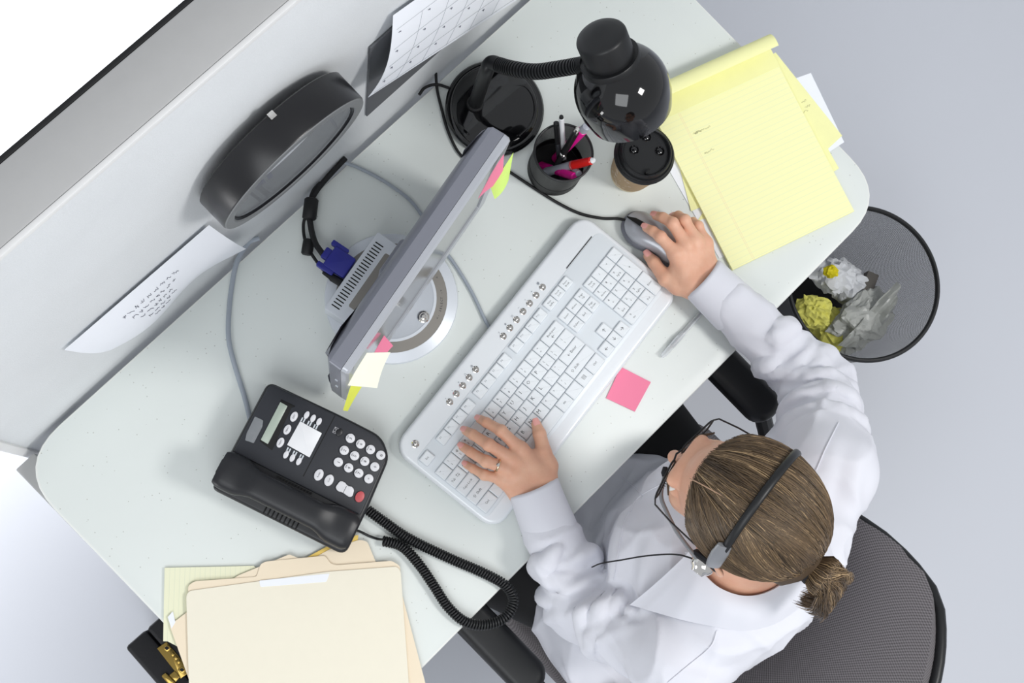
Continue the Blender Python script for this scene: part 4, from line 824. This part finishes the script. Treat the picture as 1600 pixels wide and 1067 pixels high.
# ================================================================ PERSON
def RX(a): c, s = math.cos(a), math.sin(a); return np.array([[1, 0, 0], [0, c, -s], [0, s, c]])
def RY(a): c, s = math.cos(a), math.sin(a); return np.array([[c, 0, s], [0, 1, 0], [-s, 0, c]])
def RZ(a): c, s = math.cos(a), math.sin(a); return np.array([[c, -s, 0], [s, c, 0], [0, 0, 1]])
HM = RZ(math.radians(8.1)) @ RY(math.radians(-4.2)) @ RX(-math.radians(15.9)); HO = H(.3681, -.3067, .3767); HS = .955
def hw3(p): return HO + HS * (np.asarray(p, float) @ HM.T)
def hp(*p): return hw3(np.array(p, float))
parts = []
# head and neck
S = SDF((-.15, -.20, -.23), (.12, .145, .14), .0024)
S.ellip((0, -.014, .028), (.0745, .094, .086), .01); S.ellip((0, .028, -.030), (.058, .064, .084), .02); S.ellip((0, .050, -.083), (.036, .034, .030), .025)
S.ellip((.030, .068, -.040), (.024, .022, .022), .015); S.ellip((-.030, .068, -.040), (.024, .022, .022), .015)
S.cone((-.03, .086, .014), (.03, .086, .014), .010, .010, .012)
for s in (-1, 1): S.ellip((s * .031, .092, -.012), (.015, .010, .010), .006, sub=True); S.ellip((s * .031, .078, -.012), (.014, .012, .011), .003)
S.cone((0, .090, .002), (0, .108, -.034), .006, .0095, .008); S.cone((-.009, .098, -.040), (.009, .098, -.040), .0065, .0065, .006)
S.ellip((0, .092, -.066), (.021, .007, .0045), .003); S.ellip((0, .090, -.073), (.018, .008, .005), .003)
for s in (-1, 1):
    e = RZ(s * .35) @ RX(.25); S.ellip((s * .084, -.016, -.022), (.0060, .018, .032), .005, R=e); S.ellip((s * .0885, -.014, -.018), (.004, .009, .017), .003, R=e, sub=True); S.ellip((s * .077, -.004, -.038), (.006, .009, .010), .004)
nb = (P(1152, 892, .20) - HO) @ HM / HS; S.cone((0, -.026, -.04), nb, .057, .068, .02)
V, Fq = S.mesh(); parts.append((hw3(V), Fq))
# hands: joints taken from the photograph, heights above the desk
def hand(J, wrist, mirror, arm, rad, thin=1.):
    pts = [P(*w) for w in J.values() for w in w]; allp = np.array(pts + [P(*wrist[0]), P(*wrist[1])]); lo = allp.min(0) - .03; hi = allp.max(0) + .03
    S = SDF(lo, hi, .0013); wa, wb = P(*wrist[0]), P(*wrist[1]); nails = []
    mc = {}
    for k, ch in J.items():
        q = [P(*c) for c in ch]; r = rad[k]; mc[k] = q[0]
        if k != 'thumb':
            for i in range(len(q) - 1): S.cone(q[i], q[i + 1], r[i], r[i + 1], .0022 if i else .004)
            S.ellip(q[1], (r[1] * 1.07,) * 3, .003)
        else:
            for i in range(len(q) - 1): S.cone(q[i], q[i + 1], r[i], r[i + 1], .003)
        d = nrm(q[-1] - q[-2]); up = nrm(np.array([0, 0, 1.]) - d * d[2]); sd = np.cross(d, up); nails.append((q[-1] + d * r[-1] * .1, d, up, sd, r[-1]))
    order = ['index', 'middle', 'ring', 'pinky']
    for i, k in enumerate(order):
        w = wa * (1 - (i / 3)) + wb * (i / 3); w = w * .82 + (wa + wb) / 2 * .18
        S.cone(mc[k] - [0, 0, .001], w, .0098, .0150, .011); S.cone(mc[k] - [0, 0, .008], w - [0, 0, .004], .0085, .014, .011)
        S.ellip(mc[k] + [0, 0, .001], (.0092, .0092, .0088), .005)
    S.cone(mc['thumb'], wa, .0125, .016, .010); S.cone((mc['thumb'] + mc['index']) / 2 - [0, 0, .006], (wa + mc['index']) / 2 - [0, 0, .006], .009, .013, .014)
    c = (wa + wb) / 2; S.cone(wa * .7 + c * .3, wa * .7 + c * .3 + arm, .019, .021, .012); S.cone(wb * .7 + c * .3, wb * .7 + c * .3 + arm, .018, .020, .012)
    V, F_ = S.mesh(); dl_ = wob(V, 240, 2)[:, None] * .00022; parts.append((V + dl_ * np.array([[0, 0, 1]]), F_)); return nails
LJ = dict(index=[(814, 703, .058), (783, 673, .064), (760, 660, .050), (750, 655, .037)], middle=[(802, 718, .060), (764, 695, .068), (739, 679, .050), (728, 673, .037)],
          ring=[(794, 733, .058), (760, 721, .064), (735, 706, .048), (723, 698, .036)], pinky=[(788, 749, .050), (757, 742, .054), (739, 732, .044), (729, 726, .034)], thumb=[(856, 728, .042), (850, 706, .042), (843, 678, .038), (838, 663, .034)])
rl = dict(index=(.0095, .0083, .0074, .0064), middle=(.0095, .0086, .0076, .0066), ring=(.0092, .0082, .0072, .0063), pinky=(.0085, .0072, .0063, .0056), thumb=(.0135, .0108, .0095, .0074))
LWR = P(833, 760, .046); LEL = P(908, 948, .010); la = nrm(LEL - LWR)
nails = hand(LJ, ((852, 752, .046), (812, 772, .044)), 0, la * .06, rl)
RJ = dict(index=[(1057, 397, .060), (1032, 370, .062), (1020, 361, .055), (1010, 356, .047)], middle=[(1073, 384, .062), (1051, 349, .068), (1036, 340, .058), (1025, 337, .046)],
          ring=[(1088, 377, .058), (1070, 344, .062), (1060, 337, .042), (1053, 338, .026)], pinky=[(1102, 380, .048), (1091, 353, .048), (1083, 346, .032), (1077, 346, .018)], thumb=[(1060, 446, .036), (1040, 436, .034), (1022, 410, .026), (1013, 400, .020)])
rr_ = dict(index=(.0098, .0084, .0076, .0066), middle=(.0098, .0087, .0078, .0068), ring=(.0094, .0083, .0074, .0064), pinky=(.0086, .0073, .0065, .0058), thumb=(.0140, .0112, .0095, .0076))
RWR = P(1097, 435, .046); REL = P(1272, 596, .020); ra = nrm(REL - RWR)
nails += hand(RJ, ((1081, 448, .042), (1108, 420, .046)), 1, ra * .06, rr_)
# the body under the clothes, coarse
S = SDF(H(-.02, -.66, -.72), H(.78, .20, .32), .011)
S.cone(H(.22, -.42, .17), H(.51, -.40, .17), .035, .035, .03); S.ellip(H(.36, -.41, .05), (.12, .085, .2), .03); S.ellip(H(.345, -.43, -.19), (.15, .11, .08), .03)
for a, b, c in ((H(.22, -.42, .165), LEL, LWR), (H(.51, -.40, .165), REL, RWR)): S.cone(a, b, .036, .028, .01); S.cone(b, c, .028, .020, .01)
for s, kn_, an in ((.23, (.11, -.08, -.205), (.12, -.03, -.62)), (.42, (.50, -.05, -.215), (.49, -.03, -.62))): S.cone(H(s, -.42, -.19), H(*kn_), .065, .048, .01); S.cone(H(*kn_), H(*an), .045, .03, .01)
S.cone(H(.34, -.395, .15), H(.345, -.375, .27), .045, .045, .02)
V, Fq = S.mesh(); parts.append((V, Fq))
person = obj_np('person', parts, ['skin'])
tag(person, 'person in a white shirt and glasses seated at the desk typing, seen from above', 'person')
def child(o): o.parent = person; return o
for c, d, up, sd, r in nails:
    m2 = MB(); T0 = c + up * (r * .70)
    R = []
    for u in np.linspace(-1, 1, 7):
        R.append([T0 + d * (r * .95 * u) + sd * (r * .70 * math.cos(a) * (1 - .25 * abs(u) ** 3)) + up * (r * .34 * max(0, math.sin(a)) * (1 - .3 * max(0, u)) + r * .02) for a in np.linspace(0, PI, 9)])
    m2.add([tuple(p) for rr1 in R for p in rr1], [(i * 9 + j, i * 9 + j + 1, (i + 1) * 9 + j + 1, (i + 1) * 9 + j) for i in range(6) for j in range(8)])
    m2.build('fingernail', 'nail', person, smooth=80)
for s in (-1, 1):
    c = hp(s * .031, .082, -.012); m2 = MB(); m2.T = Matrix.Translation(c); m2.lathe([(.0115 * math.sin(t), .0115 * math.cos(t)) for t in np.linspace(.02, PI - .02, 14)], 20); m2.build('eye', 'eyew', person)
    m2 = MB()
    for k in range(9):
        x = s * .031 + (k - 4) * .0032; m2.tube([hp(x, .092, -.010), hp(x * 1.03, .096, -.010), hp(x * 1.05, .099, -.008)], [.0005, .0004, .0001], 4)
    m2.build('eyelashes', 'dark', person)
    m2 = MB().tube([hp(s * .014, .0945, .012), hp(s * .032, .0935, .018), hp(s * .050, .080, .012)], [.0018, .0026, .001], 8, sq=(1, .6)); m2.build('eyebrow', 'scalp', person)
# trousers
S = SDF(H(-.02, -.66, -.73), H(.78, .20, .0), .0065)
S.ellip(H(.34, -.45, -.195), (.185, .15, .075), .03)
for s, kn_, an in ((.23, (.105, -.08, -.200), (.12, -.03, -.66)), (.43, (.50, -.05, -.205), (.49, -.03, -.66))): S.cone(H(s, -.40, -.192), H(*kn_), .084, .072, .02); S.cone(H(*kn_), H(*an), .062, .05, .02)
V, Fq = S.mesh(); V = V + wob(V, 45, 4)[:, None] * .0022; tr = obj_np('trousers', [(V, Fq)], ['trousers'], person)
for x, y in ((.12, -.01), (.49, -.01)):
    S = SDF(H(x - .07, y - .10, -.735), H(x + .07, y + .19, -.62), .005); S.cone(H(x, y - .03, -.685), H(x, y + .11, -.695), .036, .030, .02); S.cut(H(0, 0, -.727), (0, 0, -1)); V, Fq = S.mesh(); obj_np('shoe', [(V, Fq)], ['blackgloss'], person)
# shirt
S = SDF(H(.02, -.60, -.27), H(.76, -.03, .31), .0042)
LS_, RS_ = H(.205, -.428, .178), H(.535, -.405, .172)
S.cone(LS_, RS_, .060, .060, .02); S.ellip(H(.365, -.445, .13), (.155, .080, .13), .03); S.ellip(H(.355, -.375, .09), (.145, .112, .15), .03)
S.ellip(H(.29, -.325, .09), (.065, .065, .07), .03); S.ellip(H(.40, -.31, .09), (.065, .065, .07), .03); S.cone(H(.27, -.43, .20), H(.335, -.40, .235), .045, .048, .03); S.cone(H(.44, -.415, .20), H(.36, -.395, .235), .045, .048, .03)
S.ellip(H(.35, -.375, -.05), (.150, .125, .17), .04); S.ellip(H(.345, -.42, -.17), (.195, .155, .095), .03); S.ellip(H(.33, -.29, -.150), (.125, .085, .055), .03); S.ellip(H(.165, -.385, -.13), (.075, .105, .075), .03)
S.cone(LS_ + [0, .0, -.01], LEL + [.004, -.004, .006], .058, .052, .022); S.cone(LEL + [.004, 0, .004], LWR + la * .060, .051, .033, .015)
S.cone(RS_ + [0, 0, -.005], REL + [-.004, -.006, .004], .060, .050, .022); S.cone(REL, RWR + ra * .060, .051, .033, .015)
S.ellip(P(1246, 712, .08), (.050, .045, .08), .03)
rs = np.random.default_rng(5)
def arm_folds(A, B, r0, r1, n_, t0, t1, amp=.0036, slant=1.0, seedphi=0):
    d = nrm(B - A); u = nrm(np.cross(d, [0, 0, 1.])); w = np.cross(u, d)
    for i in range(n_):
        t = rs.uniform(t0, t1); f0 = rs.uniform(-.2, PI + .2); span = rs.uniform(.7, 1.6) * rs.choice([-1, 1]); sl = rs.uniform(-.10, .10) * slant; q = []
        for k in range(6):
            f = f0 + span * (k / 5 - .5); tt = t + sl * (k / 5 - .5); r = (r0 + (r1 - r0) * tt) - .0010; q.append(A + (B - A) * tt + r * (math.cos(f) * u + math.sin(f) * w))
        for k in range(5): e0 = math.sin(PI * (k + .15) / 5.3); e1 = math.sin(PI * (k + 1.15) / 5.3) if k < 4 else .3; S.cone(q[k], q[k + 1], amp * (.35 + e0), amp * (.35 + e1), .011)
arm_folds(LEL, LWR, .051, .037, 16, .0, .50, .0032); arm_folds(REL, RWR, .051, .037, 16, .0, .48, .0032)
arm_folds(LS_, LEL, .058, .052, 14, .35, 1.0, .0042); arm_folds(RS_, REL, .060, .050, 16, .3, 1.0, .0042)
def fold(pts, a, sub=False, k=.012):
    q = spline(pts, 4)
    for i in range(len(q) - 1): e = math.sin(PI * (i + .7) / (len(q) + .4)); S.cone(q[i], q[i + 1], a * (.3 + e), a * (.3 + e), k, sub)
def on_(l): return [P(*x) for x in l]
V, Fq = S.mesh()
def vnormals(V, Q):
    n = np.zeros_like(V); e = np.cross(V[Q[:, 2]] - V[Q[:, 0]], V[Q[:, 3]] - V[Q[:, 1]])
    for k in range(4): np.add.at(n, Q[:, k], e)
    return n / (np.linalg.norm(n, axis=1)[:, None] + 1e-12)
NV = vnormals(V, Fq); Wp_ = V + .035 * np.stack([wob(V, 16, 9), wob(V, 16, 12), wob(V, 16, 15)], 1)
crease = (1 - np.abs(wob(Wp_ * [1, 1.6, 1], 26, 1))) ** 4 * .0054 + (1 - np.abs(wob(Wp_ * [1.7, 1, 1], 30, 6))) ** 5 * .0040 + wob(V, 24, 2) * .0022
D = (V - CAM) @ ROT; IP = PPX + FPX * D[:, :2] / D[:, 2:3]; facing = np.clip((NV * (CAM - V) / np.linalg.norm(CAM - V, axis=1)[:, None]).sum(1) * 2, 0, 1)
def crease_line(pts, amp, wd):    # cloth folds: ridges pulled out of (or pushed into) the shirt surface
    global crease
    q = np.array(spline([(a, b, 0) for a, b in pts], 6))[:, :2]; best = np.full(len(V), 1e9); tt = np.zeros(len(V))
    for i in range(len(q) - 1):
        ab = q[i + 1] - q[i]; t = np.clip(((IP - q[i]) @ ab) / (ab @ ab), 0, 1); d = np.linalg.norm(IP - q[i] - t[:, None] * ab, axis=1); m = d < best; best[m] = d[m]; tt[m] = (i + t[m]) / (len(q) - 1)
    crease = crease + amp * np.exp(-(best / wd) ** 2) * np.sin(PI * np.clip(tt * .9 + .05, 0, 1)) * facing
for pts, a_, w_ in (
    ([(846, 880), (880, 880), (920, 862)], .004, 7), ([(850, 900), (890, 905), (935, 880)], -.004, 6), ([(852, 925), (900, 918), (960, 880)], .005, 8), ([(860, 945), (905, 940), (965, 905)], -.004, 7), ([(868, 965), (915, 955), (985, 925)], .005, 8), ([(880, 995), (930, 975), (1000, 945)], -.004, 8), ([(895, 1030), (940, 1000), (1010, 965)], .004, 9),
    ([(985, 775), (962, 840), (962, 900), (975, 950)], .007, 12), ([(1010, 780), (990, 850), (985, 910), (1000, 960)], -.005, 11), ([(1035, 815), (1012, 870), (1005, 930), (1025, 985)], .005, 12), ([(940, 800), (935, 850), (940, 900)], .006, 10), ([(960, 940), (985, 965), (1030, 960)], -.006, 8),
    ([(1170, 520), (1205, 525), (1245, 505)], .004, 7), ([(1185, 545), (1225, 555), (1275, 530)], -.004, 7), ([(1190, 570), (1240, 580), (1300, 555)], .005, 8), ([(1205, 595), (1255, 600), (1320, 585)], -.005, 7), ([(1215, 615), (1265, 612), (1335, 610)], .005, 8), ([(1225, 645), (1280, 632), (1345, 640)], -.004, 8), ([(1225, 675), (1275, 655), (1330, 665)], .004, 8),
    ([(1350, 680), (1335, 760), (1330, 830), (1300, 900)], .005, 12), ([(1320, 690), (1308, 760), (1300, 830)], -.004, 12), ([(1080, 1000), (1140, 1010), (1210, 985)], .004, 12), ([(1060, 1040), (1130, 1045), (1200, 1030)], -.004, 12), ([(1150, 970), (1190, 1000), (1220, 1040)], .004, 10)): crease_line(pts, a_, w_)
V = V + NV * crease[:, None]
keep = None
shirt = obj_np('shirt', [(V, Fq)], ['shirt'], person)
from mathutils.bvhtree import BVHTree
bvh = BVHTree.FromPolygons([tuple(v) for v in V.tolist()], Fq.tolist())
def top_z(x, y, z0=ZD + .40):
    h = bvh.ray_cast(Vector((x, y, z0)), Vector((0, 0, -1)))[0]; return h.z if h is not None else ZD
# cuffs
for Wp, Dv, rot in ((LWR, la, 0), (RWR, ra, 0)):
    u = nrm(np.cross(Dv, [0, 0, 1.])); w = np.cross(u, Dv); R = []
    prof2 = [(.004, .0300, .0260), (-.001, .0325, .0285), (.0005, .0365, .0335), (.004, .0375, .0345), (.030, .0385, .0355), (.064, .0405, .0375), (.070, .0405, .0375), (.0735, .0385, .0355), (.074, .030, .028)]
    for t, a_, b_ in prof2:
        R.append([tuple(Wp + Dv * t + u * a_ * math.cos(f) * (1 + .025 * math.sin(3 * f + t * 40)) + w * b_ * math.sin(f) * (1 + .03 * math.sin(2 * f + 50 * t)) * (1 if math.sin(f) > 0 else .92)) for f in np.linspace(0, 2 * PI, 40, endpoint=False)])
    MB().loft(R, False, False).build('cuff', 'shirt', person, smooth=60)
    for t in (.005, .066):
        q = [tuple(Wp + Dv * t + u * .0400 * (1 + (t - .005) * .7) * .975 * math.cos(f) + w * .0368 * (1 + (t - .005) * 1.) * .99 * math.sin(f)) for f in np.linspace(.1, PI - .1, 30)]
# collar
oc = spline([P(1006, 949, .235), P(1062, 966, .245), P(1115, 977, .262), P(1175, 984, .275), P(1235, 966, .28), P(1285, 915, .27), P(1290, 850, .25), H(.40, -.272, .2)], 8)
ic = spline([P(1078, 862, .262), P(1098, 893, .275), P(1128, 920, .286), P(1170, 931, .293), P(1212, 918, .295), P(1245, 885, .29), P(1250, 840, .28), H(.375, -.305, .258)], 8)
n_ = len(oc)
def colf(u, v):
    k = u * (n_ - 1); i = min(int(k), n_ - 2); f = k - i; o = oc[i] * (1 - f) + oc[i + 1] * f; c = ic[i] * (1 - f) + ic[i + 1] * f; p = c * (1 - v) + o * v
    z = top_z(p[0], p[1]) + .0035; zc = c[2]; zl = zc * (1 - v) + (top_z(o[0], o[1]) + .003) * v + .010 * math.sin(PI * v); return np.array([p[0], p[1], max(z, zl) - .0005])
col = MB().sheet(colf, 48, 10, .002).build('collar', 'shirt', person, smooth=70)
def colin(u, v):
    a = colf(u, 0); c = H(.340, -.385, .24); d = c - a; return np.array([a[0] + d[0] * .0 * v, a[1] + d[1] * .0 * v, a[2] - .001 - .022 * v])
MB().sheet(colin, 48, 4, .0015).build('collar_stand', 'shirt', person, smooth=70)
m2 = MB(); m2.tube([colf(u, .94) + np.array([0, 0, .0008]) for u in np.linspace(.02, .98, 60)], .0005, 4); m2.build('collar_stitching', 'seam', person)
def seam(l, nm='shirt_seam'):
    q = spline([P(x, y, .2) for x, y in l], 8); o = []
    for p in q: 
        d = p - CAM; h = bvh.ray_cast(Vector(CAM), Vector(nrm(d)))[0]
        if h is not None: o.append(tuple(np.array(h) + np.array([0, 0, .0006])))
    if len(o) > 2: MB().tube(o, .0011, 6).build(nm, 'shirt', person, smooth=80)
seam([(1046, 752), (1018, 764), (994, 781), (985, 800)]); seam([(994, 781), (975, 818), (966, 860), (958, 905)]); seam([(970, 745), (992, 762), (1004, 778)]); seam([(1044, 1066), (1075, 1040), (1110, 1010), (1120, 985)]); seam([(1310, 660), (1290, 700), (1275, 735)]); seam([(1330, 870), (1300, 940), (1265, 995)])
# hair
HC = np.array([0, -.012, .027]); HR = np.array([.0815, .1015, .0925])
TIE = np.array([-.014, -.117, -.018])
def hairdir(d, off=0.): 
    d = d / np.linalg.norm(d); return HC + d * (HR + off)
Td = nrm((TIE - HC) / HR)
hm = np.array([0, -.62, .785])
def hline(p):                     # > 0 where hair grows
    x, y, z = p[..., 0], p[..., 1], p[..., 2]; k = np.clip((y + .01) / .05, 0, 1); return y * -.62 + z * .785 - .0007 - k * .030 * np.clip(1 - (np.abs(x) / .080) ** 4, 0, 1)
S = SDF((-.11, -.14, -.12), (.11, .12, .14), .0026); S.ellip(HC, HR - .0005, .001); q_l, q_p = S.blk(S.lo, S.lo + S.res * np.array(S.F.shape)); S.F = np.maximum(S.F, -hline(q_p).astype(np.float32))
S.cone(TIE + [0, .02, 0], TIE, .040, .016, .03)
V, Fq = S.mesh(); hv = hw3(V)
hcap = obj_np('hair', [(hv, Fq)], ['scalp'], person)
rs = np.random.default_rng(11)
Vs = []; Fs = []; tone = []; base_i = 0
def strand(path, r, tn):
    global base_i
    path = np.array(path); n = len(path); t = np.gradient(path, axis=0); t /= np.linalg.norm(t, axis=1)[:, None] + 1e-9
    ref = np.array([.3, .2, 1.]); a = np.cross(t, ref); a /= np.linalg.norm(a, axis=1)[:, None] + 1e-9; b = np.cross(t, a)
    rad = np.full(n, r); rad[-1] *= .3; rad[0] *= .5
    for k in range(3): f = 2 * PI * k / 3; Vs.append(path + rad[:, None] * (math.cos(f) * a + math.sin(f) * b))
    for k in range(3):
        k2 = (k + 1) % 3; i = np.arange(n - 1); Fs.append(np.stack([base_i + k * n + i, base_i + k2 * n + i, base_i + k2 * n + i + 1, base_i + k * n + i + 1], 1))
    tone.append(np.full(3 * n, tn)); base_i += 3 * n
PX = -.024
def clump(x, y): return .5 + .5 * math.sin(x * 37 + 2 * math.sin(y * 23)) * math.sin(y * 41 + x * 13)
for i in range(9000):
    while True:
        d = rs.normal(size=3); d /= np.linalg.norm(d); p = HC + d * HR
        if hline(p) > .0005 and p[1] > -.105: break
    if i % 3 == 0:             # roots along the hairline
        for _ in range(12):
            e = float(hline(p)); d = d - hm * e * 6; d /= np.linalg.norm(d); p = HC + d * HR
        p0 = d + hm * rs.uniform(.0, .05); d = p0 / np.linalg.norm(p0)
    elif i % 3 == 1 and i % 2:
        yy = rs.uniform(-.02, .052); d = np.array([PX + rs.normal() * .002, yy, 0.]); d = (d - HC) / HR; d[2] = math.sqrt(max(.02, 1 - d[0] ** 2 - d[1] ** 2))
    side = 1 if (HC + d * HR)[0] > PX + (.0 if True else 0) else -1
    root = HC + d * HR; front = max(0, min(1, (root[1] + .06) / .13)); near = math.exp(-abs(root[0] - PX) / .05)
    amp = side * (.10 + .62 * front * near); n = 15; q = []
    lift = rs.uniform(.0004, .0034); ph0 = rs.uniform(0, 6)
    tj = Td + rs.normal(size=3) * .055; tj /= np.linalg.norm(tj)
    om = math.acos(max(-1, min(1, d @ tj)))
    if om < .15: continue
    for k in range(n):
        s = k / (n - 1); v = (math.sin((1 - s) * om) * d + math.sin(s * om) * tj) / math.sin(om); v = v + np.array([amp, .05 * front, -.12 * abs(amp)]) * math.sin(PI * s) ** 1.1 * (1 - .35 * s); v /= np.linalg.norm(v)
        v2 = v + np.array([math.sin(9 * s + ph0), math.cos(7 * s + ph0), 0]) * .004; v2 /= np.linalg.norm(v2); q.append(HC + v2 * (HR + lift * (.35 + math.sin(PI * min(1, s * 1.25 + .08)))))
    tc = .47 + .55 * (clump(root[0] * 9, root[1] * 9) - .5) + rs.normal() * .10 + (.28 if rs.random() < .10 else 0); strand(hw3(q), rs.uniform(.0003, .00055), min(1, max(0, tc)))
# tail behind the tie
for i in range(3200):
    a = rs.uniform(-1, 1); b = rs.uniform(-1, 1); rr2 = math.sqrt(rs.random()); an = rs.uniform(0, 2 * PI); sx, sz = .015 * rr2 * math.cos(an), .015 * rr2 * math.sin(an); L_ = rs.uniform(.6, 1.08)
    p0 = TIE + [sx, .006, sz]; p1 = TIE + [sx * 1.8, -.018, sz * 1.6 + .008]; p2 = TIE + [a * .026 - .003, -.030 - .008 * b, -.004 + sz]; p3 = TIE + [a * .032 * L_ - .006, -.036 - .012 * b * L_, -.035 * L_]; p4 = TIE + [a * .034 * L_ - .009, -.026 - .022 * b * L_, -.062 * L_]
    strand(hw3(spline([p0, p1, p2, p3, p4], 3)), rs.uniform(.0003, .0006), min(1, max(0, .52 + .25 * math.sin(a * 9) + rs.normal() * .15 + (.2 if rs.random() < .2 else 0))))
pl = []
for t_ in np.linspace(0, 1, 14):
    y_ = .060 - .075 * t_; d_p = np.array([PX + .004 * t_, y_, 0.]); d_p = (d_p - HC) / HR; d_p[2] = math.sqrt(max(.02, 1 - d_p[0] ** 2 - d_p[1] ** 2)); pl.append(hw3(HC + d_p * (HR + .0046 - .0026 * t_)))
MB().tube(pl, [.0004] + [.0008] * 8 + [.0007, .0006, .0005, .0003, .0001], 6).build('hair_parting', 'parting', hcap, smooth=80)
Vall = np.concatenate(Vs); Fall = np.concatenate(Fs); me = bpy.data.meshes.new('hair_strands'); me.from_pydata(Vall.tolist(), [], Fall.tolist()); me.materials.append(M['hair']); me.shade_smooth()
at = me.attributes.new('tone', 'FLOAT', 'POINT'); at.data.foreach_set('value', np.concatenate(tone).astype(np.float32)); o = bpy.data.objects.new('hair_strands', me); COL.objects.link(o); o.parent = hcap; o['kind'] = 'stuff'
m2 = MB(); m2.T = Matrix.Translation(Vector(hw3(TIE))) @ (Matrix(HM.tolist()).to_4x4() @ Matrix.Rotation(PI / 2 - .25, 4, 'X'))
ringloft(m2, [[((.0165 + .0042 * math.cos(t)) * math.cos(a), (.0165 + .0042 * math.cos(t)) * math.sin(a), .0055 * math.sin(t)) for a in np.linspace(0, 2 * PI, 36, endpoint=False)] for t in np.linspace(0, 2 * PI, 10, endpoint=False)]); m2.build('hair_tie', 'dark', hcap)
# ring on the left hand
rp = P(777, 727, .062); rd = nrm(P(760, 721, .064) - P(794, 733, .058)); ring = thing('finger_ring', 'gold ring with a small clear stone on the left hand on the keyboard', 'ring', rp)
m2 = MB(); m2.T = Vector(rd).to_track_quat('Z', 'X').to_matrix().to_4x4()
ringloft(m2, [[((.0094 + .0009 * math.cos(t)) * math.cos(a), (.0094 + .0009 * math.cos(t)) * math.sin(a), .0014 * math.sin(t)) for a in np.linspace(0, 2 * PI, 36, endpoint=False)] for t in np.linspace(0, 2 * PI, 8, endpoint=False)]); m2.build('band', 'ringgold', ring)
MB().lathe([(.0008, .0085), (.0022, .0098), (.0026, .0112), (.0015, .0120)], 8, c=(0, 0, 0)).build('stone', 'chrome', ring, smooth=0)
# glasses
gl = thing('eyeglasses', 'thin dark framed eyeglasses worn by the person', 'glasses', hp(0, .10, 0))
def gloc(p): return tuple(hp(*p) - hp(0, .10, 0))
for s in (-1, 1):
    o = rounded([(s * .008, .010), (s * .008, -.020), (s * .052, -.024), (s * .064, .012)][::(1 if s < 0 else -1)], .008, 4); cyl = lambda x: .1015 - 2.6 * x * x
    q = [gloc((x, cyl(x), z)) for x, z in o]; q.append(q[0]); MB().tube(q, .0013, 6).build('lens_rim', 'blackmatte', gl, smooth=80)
    c_ = np.mean(np.array(q[:-1]), 0); m2 = MB(); m2.add([tuple(c_)] + q[:-1], [(0, i + 1, (i + 1) % len(o) + 1) for i in range(len(o))]); m2.build('lens', 'pane', gl)
    MB().tube([gloc(p) for p in ((s * .0625, .0915, .009), (s * .069, .087, .006), (s * .0745, .06, .003), (s * .079, .02, .0), (s * .080, -.012, -.003))], .0016, 6, sq=(.7, 1.3)).build('temple', 'charcoal2', gl, smooth=80)
MB().tube([gloc(p) for p in ((-.009, .1015, .002), (0, .104, .005), (.009, .1015, .002))], .0013, 6).build('bridge', 'charcoal2', gl, smooth=80)
# headset
hd_ = thing('headset', 'black and grey telephone headset with microphone boom worn over the hair', 'headset', hp(-.085, -.01, 0)); ho_ = hp(-.085, -.01, 0)
def hl(p): return tuple(hp(*p) - ho_)
def el(a, y=-.020, rx=.0870, rz=.0985): return (rx * math.cos(a), y, .027 + rz * math.sin(a))
MB().tube([hl(el(a)) for a in np.linspace(math.radians(-2), math.radians(150), 36)], .0037, 10, sq=(1.35, .8)).build('headband', 'black', hd_, smooth=80)
A = [hl(el(math.radians(a), -.018, .0885, .099)) for a in (138, 147, 158, 170, 181)]
MB().tube(A, [.0060, .0072, .0070, .0064, .0058], 12, sq=(1.5, .55)).build('slider', 'rod', hd_, smooth=80)
ec = Vector(hl((-.0905, -.004, -.018))); Tm = Matrix.Translation(ec) @ Matrix(HM.tolist()).to_4x4() @ Matrix.Rotation(-PI / 2, 4, 'Y')
m2 = MB(); m2.T = Tm; m2.lathe([(.001, -.009), (.017, -.009), (.020, -.005), (.019, -.001), (.015, .001)], 28, cap1=True); m2.build('ear_cushion', 'dark', hd_)
m2 = MB(); m2.T = Tm; m2.lathe([(.0155, 0), (.0155, .005), (.013, .009), (.010, .011), (.008, .015), (.001, .0155)], 28); m2.build('ear_cup', 'chrome', hd_)
bm_ = [ec + Vector((-.010, .002, -.002))] + [Vector(P(x, y, h) - ho_) for x, y, h in ((1088, 872, .362), (1073, 852, .348), (1056, 828, .336), (1042, 800, .322), (1033, 775, .312), (1038, 745, .300))]
MB().tube(spline([tuple(v) for v in bm_], 6), .0027, 10).build('microphone_boom', 'rod', hd_, smooth=80)
e = bm_[-1]; MB().tube([e, e + Vector((.004, .003, 0)), e + Vector((.010, .008, 0))], [.003, .005, .003], 10).build('microphone', 'dark', hd_)
MB().tube([tuple(v) for v in spline([P(x, y, h) - ho_ for x, y, h in ((1080, 872, .355), (1062, 867, .33), (1040, 866, .29), (1005, 869, .235), (970, 875, .19), (940, 880, .15), (925, 886, .10))], 8)], .0011, 6).build('headset_cord', 'dark', hd_, smooth=80)
